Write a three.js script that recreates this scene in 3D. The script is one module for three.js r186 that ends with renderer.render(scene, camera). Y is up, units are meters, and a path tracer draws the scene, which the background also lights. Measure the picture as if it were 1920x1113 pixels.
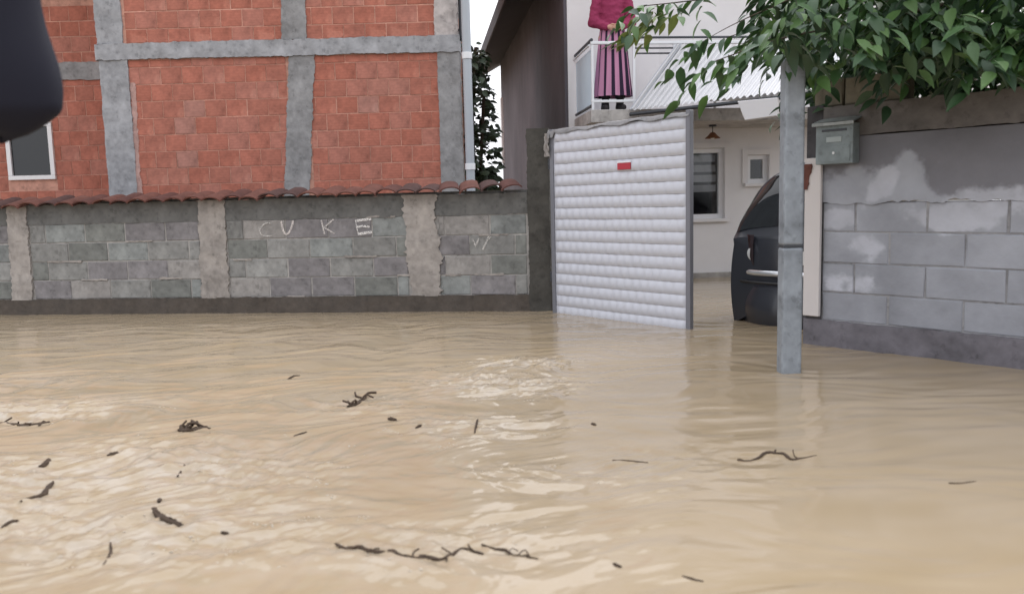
import * as THREE from 'three';
import { mergeGeometries } from 'three/addons/utils/BufferGeometryUtils.js';
import { MarchingCubes } from 'three/addons/objects/MarchingCubes.js';
import { RoundedBoxGeometry } from 'three/addons/geometries/RoundedBoxGeometry.js';
import { createNoise2D, createNoise3D } from 'simplex-noise';

// ---------- camera, sky, sun, exposure ----------
const scene = new THREE.Scene();
const camera = new THREE.PerspectiveCamera(39.5, 1920 / 1113, 0.05, 600);
camera.position.set(0, 1.1, 0);
camera.rotation.order = 'YXZ';
camera.rotation.set(-0.1153, 0, -0.025);
camera.focus = 7.5; camera.userData.fStop = 2.2;
scene.add(camera);

const SUN = new THREE.Vector3(0.62, 0.58, -0.66).normalize();
{
  const w = 512, h = 256, d = new Float32Array(w * h * 4);
  for (let j = 0; j < h; j++) for (let i = 0; i < w; i++) {
    const el = (j + 0.5) / h * Math.PI - Math.PI / 2, az = (i + 0.5) / w * 2 * Math.PI - Math.PI;
    const v = new THREE.Vector3(Math.cos(el) * Math.cos(az), Math.sin(el), Math.cos(el) * Math.sin(az));
    const up = Math.max(0, v.y), glow = Math.pow(Math.max(0, v.dot(SUN)), 3);
    const L = (0.62 + 0.5 * up) + 0.8 * glow, o = (j * w + i) * 4;
    d[o] = L * 0.985; d[o + 1] = L * 0.995; d[o + 2] = L * 1.04; d[o + 3] = 1;
  }
  const sky = new THREE.DataTexture(d, w, h, THREE.RGBAFormat, THREE.FloatType);
  sky.mapping = THREE.EquirectangularReflectionMapping; sky.magFilter = THREE.LinearFilter; sky.minFilter = THREE.LinearFilter; sky.needsUpdate = true;
  scene.background = sky; scene.environment = sky;
}
const sun = new THREE.DirectionalLight(new THREE.Color(1, 0.96, 0.9), 0.8);
sun.position.copy(SUN).multiplyScalar(30); sun.target.position.set(0, 0, -6);
sun.castShadow = true; sun.shadow.radius = 40; sun.shadow.mapSize.set(2048, 2048);
Object.assign(sun.shadow.camera, { left: -14, right: 14, top: 14, bottom: -14, near: 1, far: 70 });
scene.add(sun, sun.target);

const renderer = new THREE.WebGLRenderer({ antialias: true });
renderer.toneMapping = THREE.LinearToneMapping;
renderer.toneMappingExposure = 1.72;
renderer.shadowMap.enabled = true;

// ---------- helpers ----------
function rng(seed) { let a = seed >>> 0; return () => { a = (a + 0x6D2B79F5) | 0; let t = Math.imul(a ^ (a >>> 15), 1 | a); t = (t + Math.imul(t ^ (t >>> 7), 61 | t)) ^ t; return ((t ^ (t >>> 14)) >>> 0) / 4294967296; }; }
const R0 = rng(11), n2 = createNoise2D(rng(3)), n3 = createNoise3D(rng(5));
const rr = (a, b, r = R0) => a + (b - a) * r();
const clamp = (x, a = 0, b = 1) => Math.min(b, Math.max(a, x));
const sstep = (a, b, x) => { const t = clamp((x - a) / (b - a)); return t * t * (3 - 2 * t); };
const lin = (r, g, b) => new THREE.Color().setRGB(r, g, b);
const used = {};
function numbered(n) { if (used[n] === undefined) { used[n] = 0; return n; } used[n]++; return `${n}_${String(used[n]).padStart(3, '0')}`; }
function shade(o) { o.traverse(c => { if (c.isMesh) { c.castShadow = true; c.receiveShadow = true; } }); return o; }
function tag(o, label, category, group, kind) { if (label) o.userData.label = label; if (category) o.userData.category = category; if (group) o.userData.group = group; if (kind) o.userData.kind = kind; return o; }
function thing(name, label, category, pos = [0, 0, 0], turn = 0, group) {
  const o = new THREE.Group(); o.name = numbered(name); o.position.set(...pos); o.rotation.y = turn; scene.add(o); return tag(o, label, category, group);
}
function part(name, geo, mat, parent, label) {
  const m = new THREE.Mesh(Array.isArray(geo) ? merge(geo) : geo, mat); m.name = name; m.castShadow = m.receiveShadow = true; parent.add(m); if (label) m.userData.label = label; return m;
}
function merge(list) { return list.length === 1 ? list[0] : mergeGeometries(list.map(g => { const q = g.index ? g.toNonIndexed() : g; for (const k of Object.keys(q.attributes)) if (!['position', 'normal', 'uv'].includes(k)) q.deleteAttribute(k); return q; })); }
// uv in metres, chosen by the way each face points
function uvm(g, ou = 0, ov = 0) {
  const q = g.index ? g.toNonIndexed() : g; if (!q.attributes.normal) q.computeVertexNormals();
  const p = q.attributes.position, n = p.count, uv = new Float32Array(n * 2), a = new THREE.Vector3(), b = new THREE.Vector3(), c = new THREE.Vector3();
  for (let i = 0; i < n; i += 3) {
    a.fromBufferAttribute(p, i); b.fromBufferAttribute(p, i + 1); c.fromBufferAttribute(p, i + 2);
    const nn = b.clone().sub(a).cross(c.clone().sub(a)), ax = Math.abs(nn.x), ay = Math.abs(nn.y), az = Math.abs(nn.z);
    [a, b, c].forEach((v, k) => { const [u, w] = az >= ax && az >= ay ? [v.x, v.y] : ax >= ay ? [v.z, v.y] : [v.x, v.z]; uv[(i + k) * 2] = u + ou; uv[(i + k) * 2 + 1] = w + ov; });
  }
  q.setAttribute('uv', new THREE.BufferAttribute(uv, 2)); return q;
}
function bx(x0, x1, y0, y1, z0, z1) { const g = new THREE.BoxGeometry(x1 - x0, y1 - y0, z1 - z0); g.translate((x0 + x1) / 2, (y0 + y1) / 2, (z0 + z1) / 2); return uvm(g, x0 * 0.37, z0 * 0.21); }
function rb(x0, x1, y0, y1, z0, z1, r = 0.01) { const g = new RoundedBoxGeometry(x1 - x0, y1 - y0, z1 - z0, 2, r); g.translate((x0 + x1) / 2, (y0 + y1) / 2, (z0 + z1) / 2); return uvm(g, x0 * 0.37, z0 * 0.21); }
function tube(pts, r, seg = 8, n = 6, closed = false) { return new THREE.TubeGeometry(new THREE.CatmullRomCurve3(pts.map(p => new THREE.Vector3(...p)), closed, 'centripetal'), seg, r, n, closed); }
function bar(a, b, r, n = 8) {
  const A = new THREE.Vector3(...a), B = new THREE.Vector3(...b), d = B.clone().sub(A), g = new THREE.CylinderGeometry(r, r, d.length(), n);
  g.applyQuaternion(new THREE.Quaternion().setFromUnitVectors(new THREE.Vector3(0, 1, 0), d.normalize())); g.translate(...A.add(B).multiplyScalar(0.5).toArray()); return g;
}
// bevelled masonry piece: face at z = 0, body behind it, edges knocked a little
function piece(w, h, d, b, jit, seed) {
  const r = rng(seed), j = () => (r() - 0.5) * 2 * jit, X = w / 2, Y = h / 2;
  const cs = [[-1, -1], [1, -1], [1, 1], [-1, 1]];
  const f = cs.map(([x, y]) => [x * (X - b) + j(), y * (Y - b) + j(), j() * 0.5]), e = cs.map(([x, y]) => [x * X + j(), y * Y + j(), -b]), k = cs.map(([x, y]) => [x * X, y * Y, -d]);
  const v = [], q = (a, c, m, n) => v.push(...a, ...c, ...m, ...a, ...m, ...n);
  q(...f); for (let i = 0; i < 4; i++) { const n = (i + 1) % 4; q(e[i], e[n], f[n], f[i]); q(k[i], k[n], e[n], e[i]); }
  const g = new THREE.BufferGeometry(); g.setAttribute('position', new THREE.Float32BufferAttribute(v, 3)); g.computeVertexNormals();
  return uvm(g, r() * 7, r() * 7);
}
// grid surface from f(u, v) -> [x, y, z]
function sheet(nu, nv, f, uvf) {
  const p = [], uv = [], ix = [];
  for (let j = 0; j <= nv; j++) for (let i = 0; i <= nu; i++) { p.push(...f(i / nu, j / nv)); uv.push(...(uvf ? uvf(i / nu, j / nv) : [i / nu, j / nv])); }
  for (let j = 0; j < nv; j++) for (let i = 0; i < nu; i++) { const a = j * (nu + 1) + i, b = a + 1, c = a + nu + 1, d = c + 1; ix.push(a, b, d, a, d, c); }
  const g = new THREE.BufferGeometry(); g.setAttribute('position', new THREE.Float32BufferAttribute(p, 3)); g.setAttribute('uv', new THREE.Float32BufferAttribute(uv, 2)); g.setIndex(ix); g.computeVertexNormals(); return g;
}
// tileable value noise
function vnoise(seed, P) {
  const r = rng(seed), t = new Float32Array(P * P).map(() => r());
  return (x, y) => { x *= P; y *= P; const i = Math.floor(x), j = Math.floor(y), fx = x - i, fy = y - j, sx = fx * fx * (3 - 2 * fx), sy = fy * fy * (3 - 2 * fy), m = k => ((k % P) + P) % P, g = (a, b) => t[m(b) * P + m(a)]; return (g(i, j) * (1 - sx) + g(i + 1, j) * sx) * (1 - sy) + (g(i, j + 1) * (1 - sx) + g(i + 1, j + 1) * sx) * sy; };
}
function fbm(seed, P, oct = 5, gain = 0.55) { const L = []; for (let o = 0; o < oct; o++) L.push(vnoise(seed + o * 17, P << o)); return (x, y) => { let s = 0, a = 1, w = 0; for (const l of L) { s += a * l(x, y); w += a; a *= gain; } return s / w; }; }
function tex(S, fn, metres, srgb = true, SH = S) {
  const d = new Uint8Array(S * SH * 4);
  for (let j = 0; j < SH; j++) for (let i = 0; i < S; i++) { const c = fn((i + 0.5) / S, (j + 0.5) / SH), o = (j * S + i) * 4; for (let k = 0; k < 3; k++) d[o + k] = clamp(Array.isArray(c) ? c[k] : c) * 255; d[o + 3] = 255; }
  const t = new THREE.DataTexture(d, S, SH); t.wrapS = t.wrapT = THREE.RepeatWrapping; t.magFilter = THREE.LinearFilter; t.minFilter = THREE.LinearMipmapLinearFilter; t.generateMipmaps = true;
  if (srgb) t.colorSpace = THREE.SRGBColorSpace; const m = Array.isArray(metres) ? metres : [metres, metres]; t.repeat.set(1 / m[0], 1 / m[1]); t.needsUpdate = true; return t;
}
const gam = x => Math.pow(clamp(x), 1 / 2.2);
// mesh of a distance field on a cube grid
function field(cx, cy, cz, half, res, fn) {
  const mc = new MarchingCubes(res, new THREE.MeshStandardMaterial(), false, false, 120000); mc.isolation = 0;
  for (let k = 0; k < res; k++) for (let j = 0; j < res; j++) for (let i = 0; i < res; i++) mc.field[k * res * res + j * res + i] = -fn(cx + (i - res / 2) / (res / 2) * half, cy + (j - res / 2) / (res / 2) * half, cz + (k - res / 2) / (res / 2) * half);
  mc.update(); const n = mc.count, P = new Float32Array(n * 3), N = new Float32Array(n * 3);
  for (let i = 0; i < n; i++) { P[i * 3] = mc.positionArray[i * 3] * half + cx; P[i * 3 + 1] = mc.positionArray[i * 3 + 1] * half + cy; P[i * 3 + 2] = mc.positionArray[i * 3 + 2] * half + cz; for (let k = 0; k < 3; k++) N[i * 3 + k] = mc.normalArray[i * 3 + k]; }
  const g = new THREE.BufferGeometry(); g.setAttribute('position', new THREE.BufferAttribute(P, 3)); g.setAttribute('normal', new THREE.BufferAttribute(N, 3)); return uvm(g);
}
const smin = (a, b, k) => { const h = clamp(0.5 + 0.5 * (b - a) / k); return b + (a - b) * h - k * h * (1 - h); };
function capsule(x, y, z, a, b, ra, rbb) {
  const dx = b[0] - a[0], dy = b[1] - a[1], dz = b[2] - a[2], t = clamp(((x - a[0]) * dx + (y - a[1]) * dy + (z - a[2]) * dz) / (dx * dx + dy * dy + dz * dz || 1e-9));
  return Math.hypot(x - a[0] - dx * t, y - a[1] - dy * t, z - a[2] - dz * t) - (ra + (rbb - ra) * t);
}

// ---------- materials ----------
const nA = fbm(21, 6, 6), nB = fbm(55, 4, 4), nC = fbm(91, 24, 4), nD = fbm(131, 3, 6, 0.62);
const concreteMap = tex(512, (u, v) => gam(0.72 + 0.5 * (nA(u, v) - 0.5) + 0.35 * (nB(u, v) - 0.5) + 0.35 * (nC(u, v) - 0.5) - (nC(v, u) > 0.7 ? 0.12 : 0)), 1.1);
const concreteBump = tex(512, (u, v) => 0.5 + 0.7 * (nC(u, v) - 0.5) + 0.6 * (nA(u, v) - 0.5), 0.9, false);
const clayMap = tex(512, (u, v) => { const a = nA(u, v), b = nD(u, v), pale = sstep(0.56, 0.7, b) * 0.3; const k = 0.72 + 0.5 * (a - 0.5) + 0.3 * (nC(u, v) - 0.5); return [gam(k + pale * 0.5), gam(k + pale * 0.75), gam(k + pale * 0.8)]; }, 0.83);
const clayBump = tex(256, (u, v) => 0.5 + 0.5 * Math.sin(v * Math.PI * 2 * 16) * 0.3 + 0.5 * (nC(u, v) - 0.5), 0.5, false);
const plasterMap = tex(512, (u, v) => { const s = sstep(0.5, 0.75, nD(u, v)); const k = 0.86 + 0.14 * (nA(u, v) - 0.5) - 0.12 * s * nB(v, u); return [gam(k), gam(k * 0.99), gam(k * 0.97)]; }, 2.3);
const grimeMap = tex(512, (u, v) => { const k = 0.75 + 0.55 * (nD(u, v) - 0.5) + 0.3 * (nA(u * 1, v) - 0.5); return [gam(k), gam(k * 0.97), gam(k)]; }, [2.6, 3.4]);
const std = (c, rough = 0.9, o = {}) => new THREE.MeshStandardMaterial({ color: c, roughness: rough, side: THREE.DoubleSide, ...o });
const conc = (r, g, b, o = {}) => std(lin(r, g, b), 0.93, { map: concreteMap, bumpMap: concreteBump, bumpScale: 0.004, ...o });
const clay = (r, g, b) => std(lin(r, g, b), 0.9, { map: clayMap, bumpMap: clayBump, bumpScale: 0.002 });
const M = {
  brick: [clay(0.53, 0.185, 0.128), clay(0.57, 0.205, 0.145), clay(0.52, 0.195, 0.14), clay(0.55, 0.225, 0.17), clay(0.51, 0.165, 0.11), clay(0.57, 0.195, 0.125)],
  brickPale: [clay(0.57, 0.26, 0.20), clay(0.54, 0.235, 0.18), clay(0.56, 0.225, 0.165), clay(0.53, 0.255, 0.205)],
  brickMortar: std(lin(0.74, 0.40, 0.31), 0.95, { map: concreteMap }),
  concreteFrame: conc(0.45, 0.46, 0.49), concreteFrame2: conc(0.37, 0.37, 0.38), concretePale: conc(0.66, 0.61, 0.60),
  block: [conc(0.33, 0.33, 0.32), conc(0.27, 0.28, 0.265), conc(0.39, 0.39, 0.38), conc(0.315, 0.30, 0.31), conc(0.34, 0.36, 0.355), conc(0.43, 0.41, 0.395)],
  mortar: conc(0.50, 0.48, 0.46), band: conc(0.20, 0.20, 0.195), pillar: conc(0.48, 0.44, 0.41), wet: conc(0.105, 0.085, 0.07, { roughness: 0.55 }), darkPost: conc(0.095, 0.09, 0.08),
  tile: [std(lin(0.13, 0.048, 0.038), 0.85, { map: clayMap }), std(lin(0.095, 0.045, 0.04), 0.85, { map: clayMap }), std(lin(0.18, 0.068, 0.05), 0.85, { map: clayMap })],
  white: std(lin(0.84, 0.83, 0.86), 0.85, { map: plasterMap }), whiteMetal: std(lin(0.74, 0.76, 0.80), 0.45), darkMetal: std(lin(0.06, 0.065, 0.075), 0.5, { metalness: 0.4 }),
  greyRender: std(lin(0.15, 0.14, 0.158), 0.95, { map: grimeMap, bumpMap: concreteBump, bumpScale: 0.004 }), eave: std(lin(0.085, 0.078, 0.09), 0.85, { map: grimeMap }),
  galv: std(lin(0.30, 0.34, 0.38), 0.5, { metalness: 0.25, map: concreteMap }), glassDark: new THREE.MeshPhysicalMaterial({ color: lin(0.015, 0.017, 0.02), roughness: 0.06, clearcoat: 0.4 }),
  pvc: std(lin(0.80, 0.80, 0.82), 0.4), bark: std(lin(0.10, 0.075, 0.055), 0.95, { map: concreteMap, bumpMap: concreteBump, bumpScale: 0.01 }),
  wetWood: std(lin(0.075, 0.045, 0.026), 0.8, { map: concreteMap }), driedWood: std(lin(0.16, 0.11, 0.065), 0.6, { map: concreteMap }),
};

// ---------- setting: ground and flood water ----------
{
  const g = new THREE.PlaneGeometry(500, 500); g.rotateX(-Math.PI / 2); g.translate(0, -0.45, 0); uvm(g);
  const m = part('ground', uvm(g), conc(0.06, 0.055, 0.05), scene); tag(m, 'asphalt street drowned under the flood', 'ground', null, 'structure');
}
const boils = [[-2.7, -4.5, 0.7, 0.35, 1], [-1.65, -3.4, 0.9, 0.5, 1], [-1.3, -2.75, 0.7, 0.4, 0.9], [-2.0, -3.0, 0.6, 0.5, 0.8], [-0.15, -4.9, 0.55, 0.4, 1], [0.05, -5.5, 0.4, 0.25, 1.1], [-0.2, -3.95, 0.5, 0.3, 0.7], [-0.35, -2.55, 0.6, 0.25, 0.6], [0.2, -3.3, 0.8, 0.3, 0.4], [-0.9, -4.5, 0.5, 0.3, 0.6], [-3.6, -5.3, 1.0, 0.4, 0.6]];
function turb(x, z) { let t = 0; for (const [a, b, c, d, k] of boils) t = Math.max(t, k * Math.exp(-(((x - a) / c) ** 2 + ((z - b) / d) ** 2))); return t; }
function waterY(x, z) {
  if (z > 1 || z < -16 || Math.abs(x) > 14) return 0;
  const wx = x + 0.25 * n2(x * 0.7 + 9, z * 1.1), wz = z + 0.12 * x * 0.3 + 0.18 * n2(x * 0.9, z * 0.9 + 4), t = turb(x, z);
  const left = sstep(2.4, -1.5, x), calm = 0.5 + 0.5 * left, near = sstep(-8.6, -6.2, z);
  let h = 0.0062 * calm * n2(wx * 0.85, wz * 2.6) + 0.0042 * calm * n2(wx * 1.9 + 5, wz * 5.5);
  h *= 0.35 + 0.65 * near;
  h += 0.0014 * (0.3 + left) * n2(wx * 5 + 3, wz * 12);
  h += t * (0.015 * n2(wx * 4.1, wz * 6.3 + 7) + 0.011 * (1 - Math.abs(n2(wx * 7.5 + 2, wz * 10))) + 0.006 * n2(wx * 13, wz * 20) + 0.0042 * clamp(n2(x * 2.7 + 30, z * 4) + 0.3) * n2(wx * 30, wz * 38) + 0.002 * n2(x * 55, z * 60));
  return h * sstep(1, -1, z);
}
{
  const xs = [], zs = [];
  for (let x = -7.2; x <= 5.2; x += x > -3.1 && x < 1.9 ? 0.0135 : 0.03) xs.push(x);
  let s = 0.03, x = 5.2; while (x < 220) { x += s; s *= 1.25; xs.push(x); } s = 0.03; x = -7.2; while (x > -220) { x -= s; s *= 1.25; xs.unshift(x); }
  let z = -1.4; while (z > -14) { zs.push(z); z -= 0.006 + 0.0024 * -z; } s = 0.05; while (z > -240) { zs.push(z); z -= s; s *= 1.25; } s = 0.03; z = -1.4; while (z < 220) { z += s; s *= 1.25; zs.unshift(z); }
  const nx = xs.length, nz = zs.length, p = new Float32Array(nx * nz * 3), c = new Float32Array(nx * nz * 3), uv = new Float32Array(nx * nz * 2), ix = new Uint32Array((nx - 1) * (nz - 1) * 6);
  for (let j = 0; j < nz; j++) for (let i = 0; i < nx; i++) {
    const o = j * nx + i, X = xs[i], Z = zs[j]; p[o * 3] = X; p[o * 3 + 1] = waterY(X, Z); p[o * 3 + 2] = Z; uv[o * 2] = X; uv[o * 2 + 1] = Z;
    // silt clouds: ochre where the current is heavy with clay, greyer where froth is stirred in
    const k = Math.abs(X) < 15 && Math.abs(Z) < 20 ? 0.5 + 0.3 * n2(X * 0.55 + 0.4 * n2(X, Z * 2), Z * 1.7) + 0.2 * n2(X * 2.1, Z * 6 + 3) : 0.5, fr = clamp(turb(X, Z) * 0.6 * (0.55 + 0.6 * n2(X * 6, Z * 9) + 0.3 * n2(X * 21, Z * 26)));
    const a = [0.32 + 0.05 * k, 0.247 + 0.05 * k, 0.156 + 0.055 * k], f = [0.45, 0.405, 0.36];
    for (let q = 0; q < 3; q++) c[o * 3 + q] = a[q] + (f[q] - a[q]) * fr;
  }
  let w = 0; for (let j = 0; j < nz - 1; j++) for (let i = 0; i < nx - 1; i++) { const a = j * nx + i, b = a + 1, d = a + nx, e = d + 1; ix.set([a, b, e, a, e, d], w); w += 6; }
  const g = new THREE.BufferGeometry(); g.setAttribute('position', new THREE.BufferAttribute(p, 3)); g.setAttribute('color', new THREE.BufferAttribute(c, 3)); g.setAttribute('uv', new THREE.BufferAttribute(uv, 2)); g.setIndex(new THREE.BufferAttribute(ix, 1)); g.computeVertexNormals();
  const mat = new THREE.MeshPhysicalMaterial({ color: 0xffffff, vertexColors: true, roughness: 0.09, ior: 1.33, side: THREE.DoubleSide });
  const m = part('water', g, mat, scene); tag(m, 'muddy brown flood water covering street and yard', 'water', null, 'structure');
}

// ---------- brick house ----------
{
  const T = thing('brick_house', 'unplastered red clay block house with grey concrete frame behind the block wall', 'house', [-2.65, 0, -10]);
  const X = x => x + 2.65;   // local x from scene x
  // masonry core (mortar) set back behind the pieces
  part('wall', [bx(X(-4.70), X(-0.60), -0.42, 5.6, -0.30, -0.005), bx(X(-9.0), X(-4.72), -0.42, 5.6, -1.60, -1.305), bx(X(-0.88), X(-0.60), -0.42, 5.6, -3.6, -0.31), bx(X(-9.0), X(-0.89), -0.42, 5.6, -3.6, -3.4), bx(X(-4.78), X(-4.70), -0.42, 5.6, -1.30, -0.30)], M.brickMortar, T);
  part('roof', bx(X(-9.3), X(-0.3), 5.61, 5.8, -3.8, 0.4), M.concreteFrame2, T);
  const cache = {};
  const geo = (w, h, k) => { const key = `${w.toFixed(2)}_${h.toFixed(2)}_${k}`; return cache[key] ||= piece(w, h, 0.1, 0.0025, 0.0025, 77 + k * 13 + Math.round(w * 1000) + Math.round(h * 3000)); };
  const r = rng(71);
  function course(x0, x1, y0, y1, z, off, skip) {
    let x = x0 - off; const L = 0.25;
    while (x < x1 - 0.02) {
      let a = Math.max(x, x0) + 0.0004, b = Math.min(x + L, x1) - 0.0004; x += L; if (b - a < 0.03) continue;
      const h = y1 - y0 - 0.011, cut = skip && a < skip[1] && b > skip[0] && y0 < skip[3] - 0.01 && y1 > skip[2] + 0.01;
      if (cut) { if (a < skip[0]) b = skip[0]; else if (b > skip[1]) a = skip[1]; else continue; if (b - a < 0.03) continue; }
      const w = Math.round((b - a) * 50) / 50 || 0.02;
      const m = new THREE.Mesh(geo(Math.min(w, b - a), h, Math.floor(r() * 3)), (Math.min(Math.hypot((a + b) / 2 + 3.85, (y0 + y1) / 2 - 2.25), Math.hypot(((a + b) / 2 + 1.45) * 0.6, (y0 + y1) / 2 - 2.45), Math.hypot((a + b) / 2 + 4.0, (y0 + y1) / 2 - 1.55)) < 0.22 && r() < 0.6 ? M.brickPale : M.brick)[Math.floor(r() * 4)]); m.name = 'brick'; m.castShadow = m.receiveShadow = true;
      m.position.set(X((a + b) / 2), (y0 + y1) / 2, z + rr(-0.003, 0.002, r)); T.add(m);
    }
  }
  const lower = [2.86, 2.77]; for (let y = 2.77; y > 1.2; y -= 0.196) lower.push(y - 0.196);
  const upper = [3.05, 3.21, 3.41, 3.61, 3.81];
  const rows = []; for (let i = 0; i < lower.length - 1; i++) rows.push([lower[i + 1], lower[i]]); for (let i = 0; i < upper.length - 1; i++) rows.push([upper[i], upper[i + 1]]);
  rows.forEach(([a, b], i) => { const o = (i % 2) * 0.125; course(-4.46, -2.60, a, b, 0, o); course(-2.34, -0.80, a, b, 0, 0.06 + o); course(-7.4, -5.15, a, b, -1.3, o, [-6.755, -6.115, 1.545, 2.315]); });
  // cast concrete frame, poured unevenly against the clay
  function cast(name, x0, x1, y0, y1, z1, mat, seed, lean = 0, rag = 0.012, parent = T, d = 0.3) {
    const w = x1 - x0, h = y1 - y0, long = h > w, ny = long ? Math.max(6, Math.round(h / 0.02)) : 6, nx = long ? 4 : Math.max(6, Math.round(w / 0.025));
    const e = (t, k) => rag * (0.5 * n2(t * 3 + seed * 3.1, k * 7.7 + seed) + 0.35 * n2(t * 11 + seed, k * 3.3) + 0.35 * n2(t * 29 + seed, k * 5.1));
    const P = (u, v) => { const yy = y0 + v * h, xx = x0 + u * w; return [xx + (long ? (u - 0.5) * 2 * e(yy, u > 0.5 ? 1 : 2) * Math.abs(u - 0.5) * 2 + lean * (v - 0.5) : 0), yy + (long ? 0 : (v - 0.5) * 4 * e(xx, v > 0.5 ? 3 : 4) * Math.abs(v - 0.5)), z1 + 0.006 * n2(xx * 3 + seed, yy * 3)]; };
    const front = sheet(nx, ny, P), list = [front];
    list.push(sheet(nx, 1, (u, v) => { const p = P(u, 1); return v ? [p[0], p[1], z1 - d] : p; }), sheet(nx, 1, (u, v) => { const p = P(u, 0); return v ? p : [p[0], p[1], z1 - d]; }), sheet(1, ny, (u, v) => { const p = P(0, v); return u ? p : [p[0], p[1], z1 - d]; }), sheet(1, ny, (u, v) => { const p = P(1, v); return u ? [p[0], p[1], z1 - d] : p; }));
    return part(name, uvm(merge(list), seed * 1.7, seed), mat, parent);
  }
  globalThis.cast = cast;
  cast('column', X(-4.79), X(-4.455), -0.4, 2.86, 0.02, M.concreteFrame, 1);
  cast('column', X(-4.80), X(-4.49), 3.05, 5.6, 0.02, M.concreteFrame, 2);
  cast('column', X(-2.70), X(-2.40), -0.4, 2.86, 0.016, M.concreteFrame2, 3, 0.30, 0.02);
  cast('column', X(-2.58), X(-2.29), 3.05, 5.6, 0.016, M.concreteFrame2, 4, 0.1, 0.015);
  cast('column', X(-0.81), X(-0.55), -0.4, 2.86, 0.018, M.concreteFrame2, 5);
  cast('column', X(-0.83), X(-0.56), 3.05, 5.6, 0.018, M.concretePale, 6).userData.label = 'pale plastered upper corner column';
  cast('ring_beam', X(-4.82), X(-0.54), 2.862, 3.048, 0.035, M.concreteFrame, 7, 0, 0.014);
  cast('ring_beam', X(-8.9), X(-4.83), 2.85, 3.08, -1.28, M.concreteFrame2, 8, 0, 0.012);
  // cement smeared past the corner column onto the clay
  { const pl = M.pinkSmear = std(lin(0.62, 0.40, 0.36), 0.95, { map: concreteMap }); cast('mortar_smear', X(-4.452), X(-4.40), 1.25, 2.6, 0.008, pl, 12, 0.02, 0.02, T, 0.012); }
  // window in the set-back wall
  const W = part('window', [bx(X(-6.75), X(-6.12), 1.55, 1.605, -1.33, -1.27), bx(X(-6.75), X(-6.12), 2.255, 2.31, -1.33, -1.27), bx(X(-6.75), X(-6.695), 1.607, 2.253, -1.33, -1.27), bx(X(-6.175), X(-6.12), 1.607, 2.253, -1.33, -1.27)], M.pvc, T, 'small white framed window in the set back brick wall');
  part('pane', bx(X(-6.694), X(-6.176), 1.608, 2.252, -1.309, -1.30), M.glassDark, W);
  part('downpipe', [bar([X(-0.515), 3.0, -0.05], [X(-0.515), 5.6, -0.05], 0.035, 10), bar([X(-0.60), 3.12, -0.05], [X(-0.515), 3.12, -0.05], 0.012)], M.darkMetal, T);
}

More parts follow.
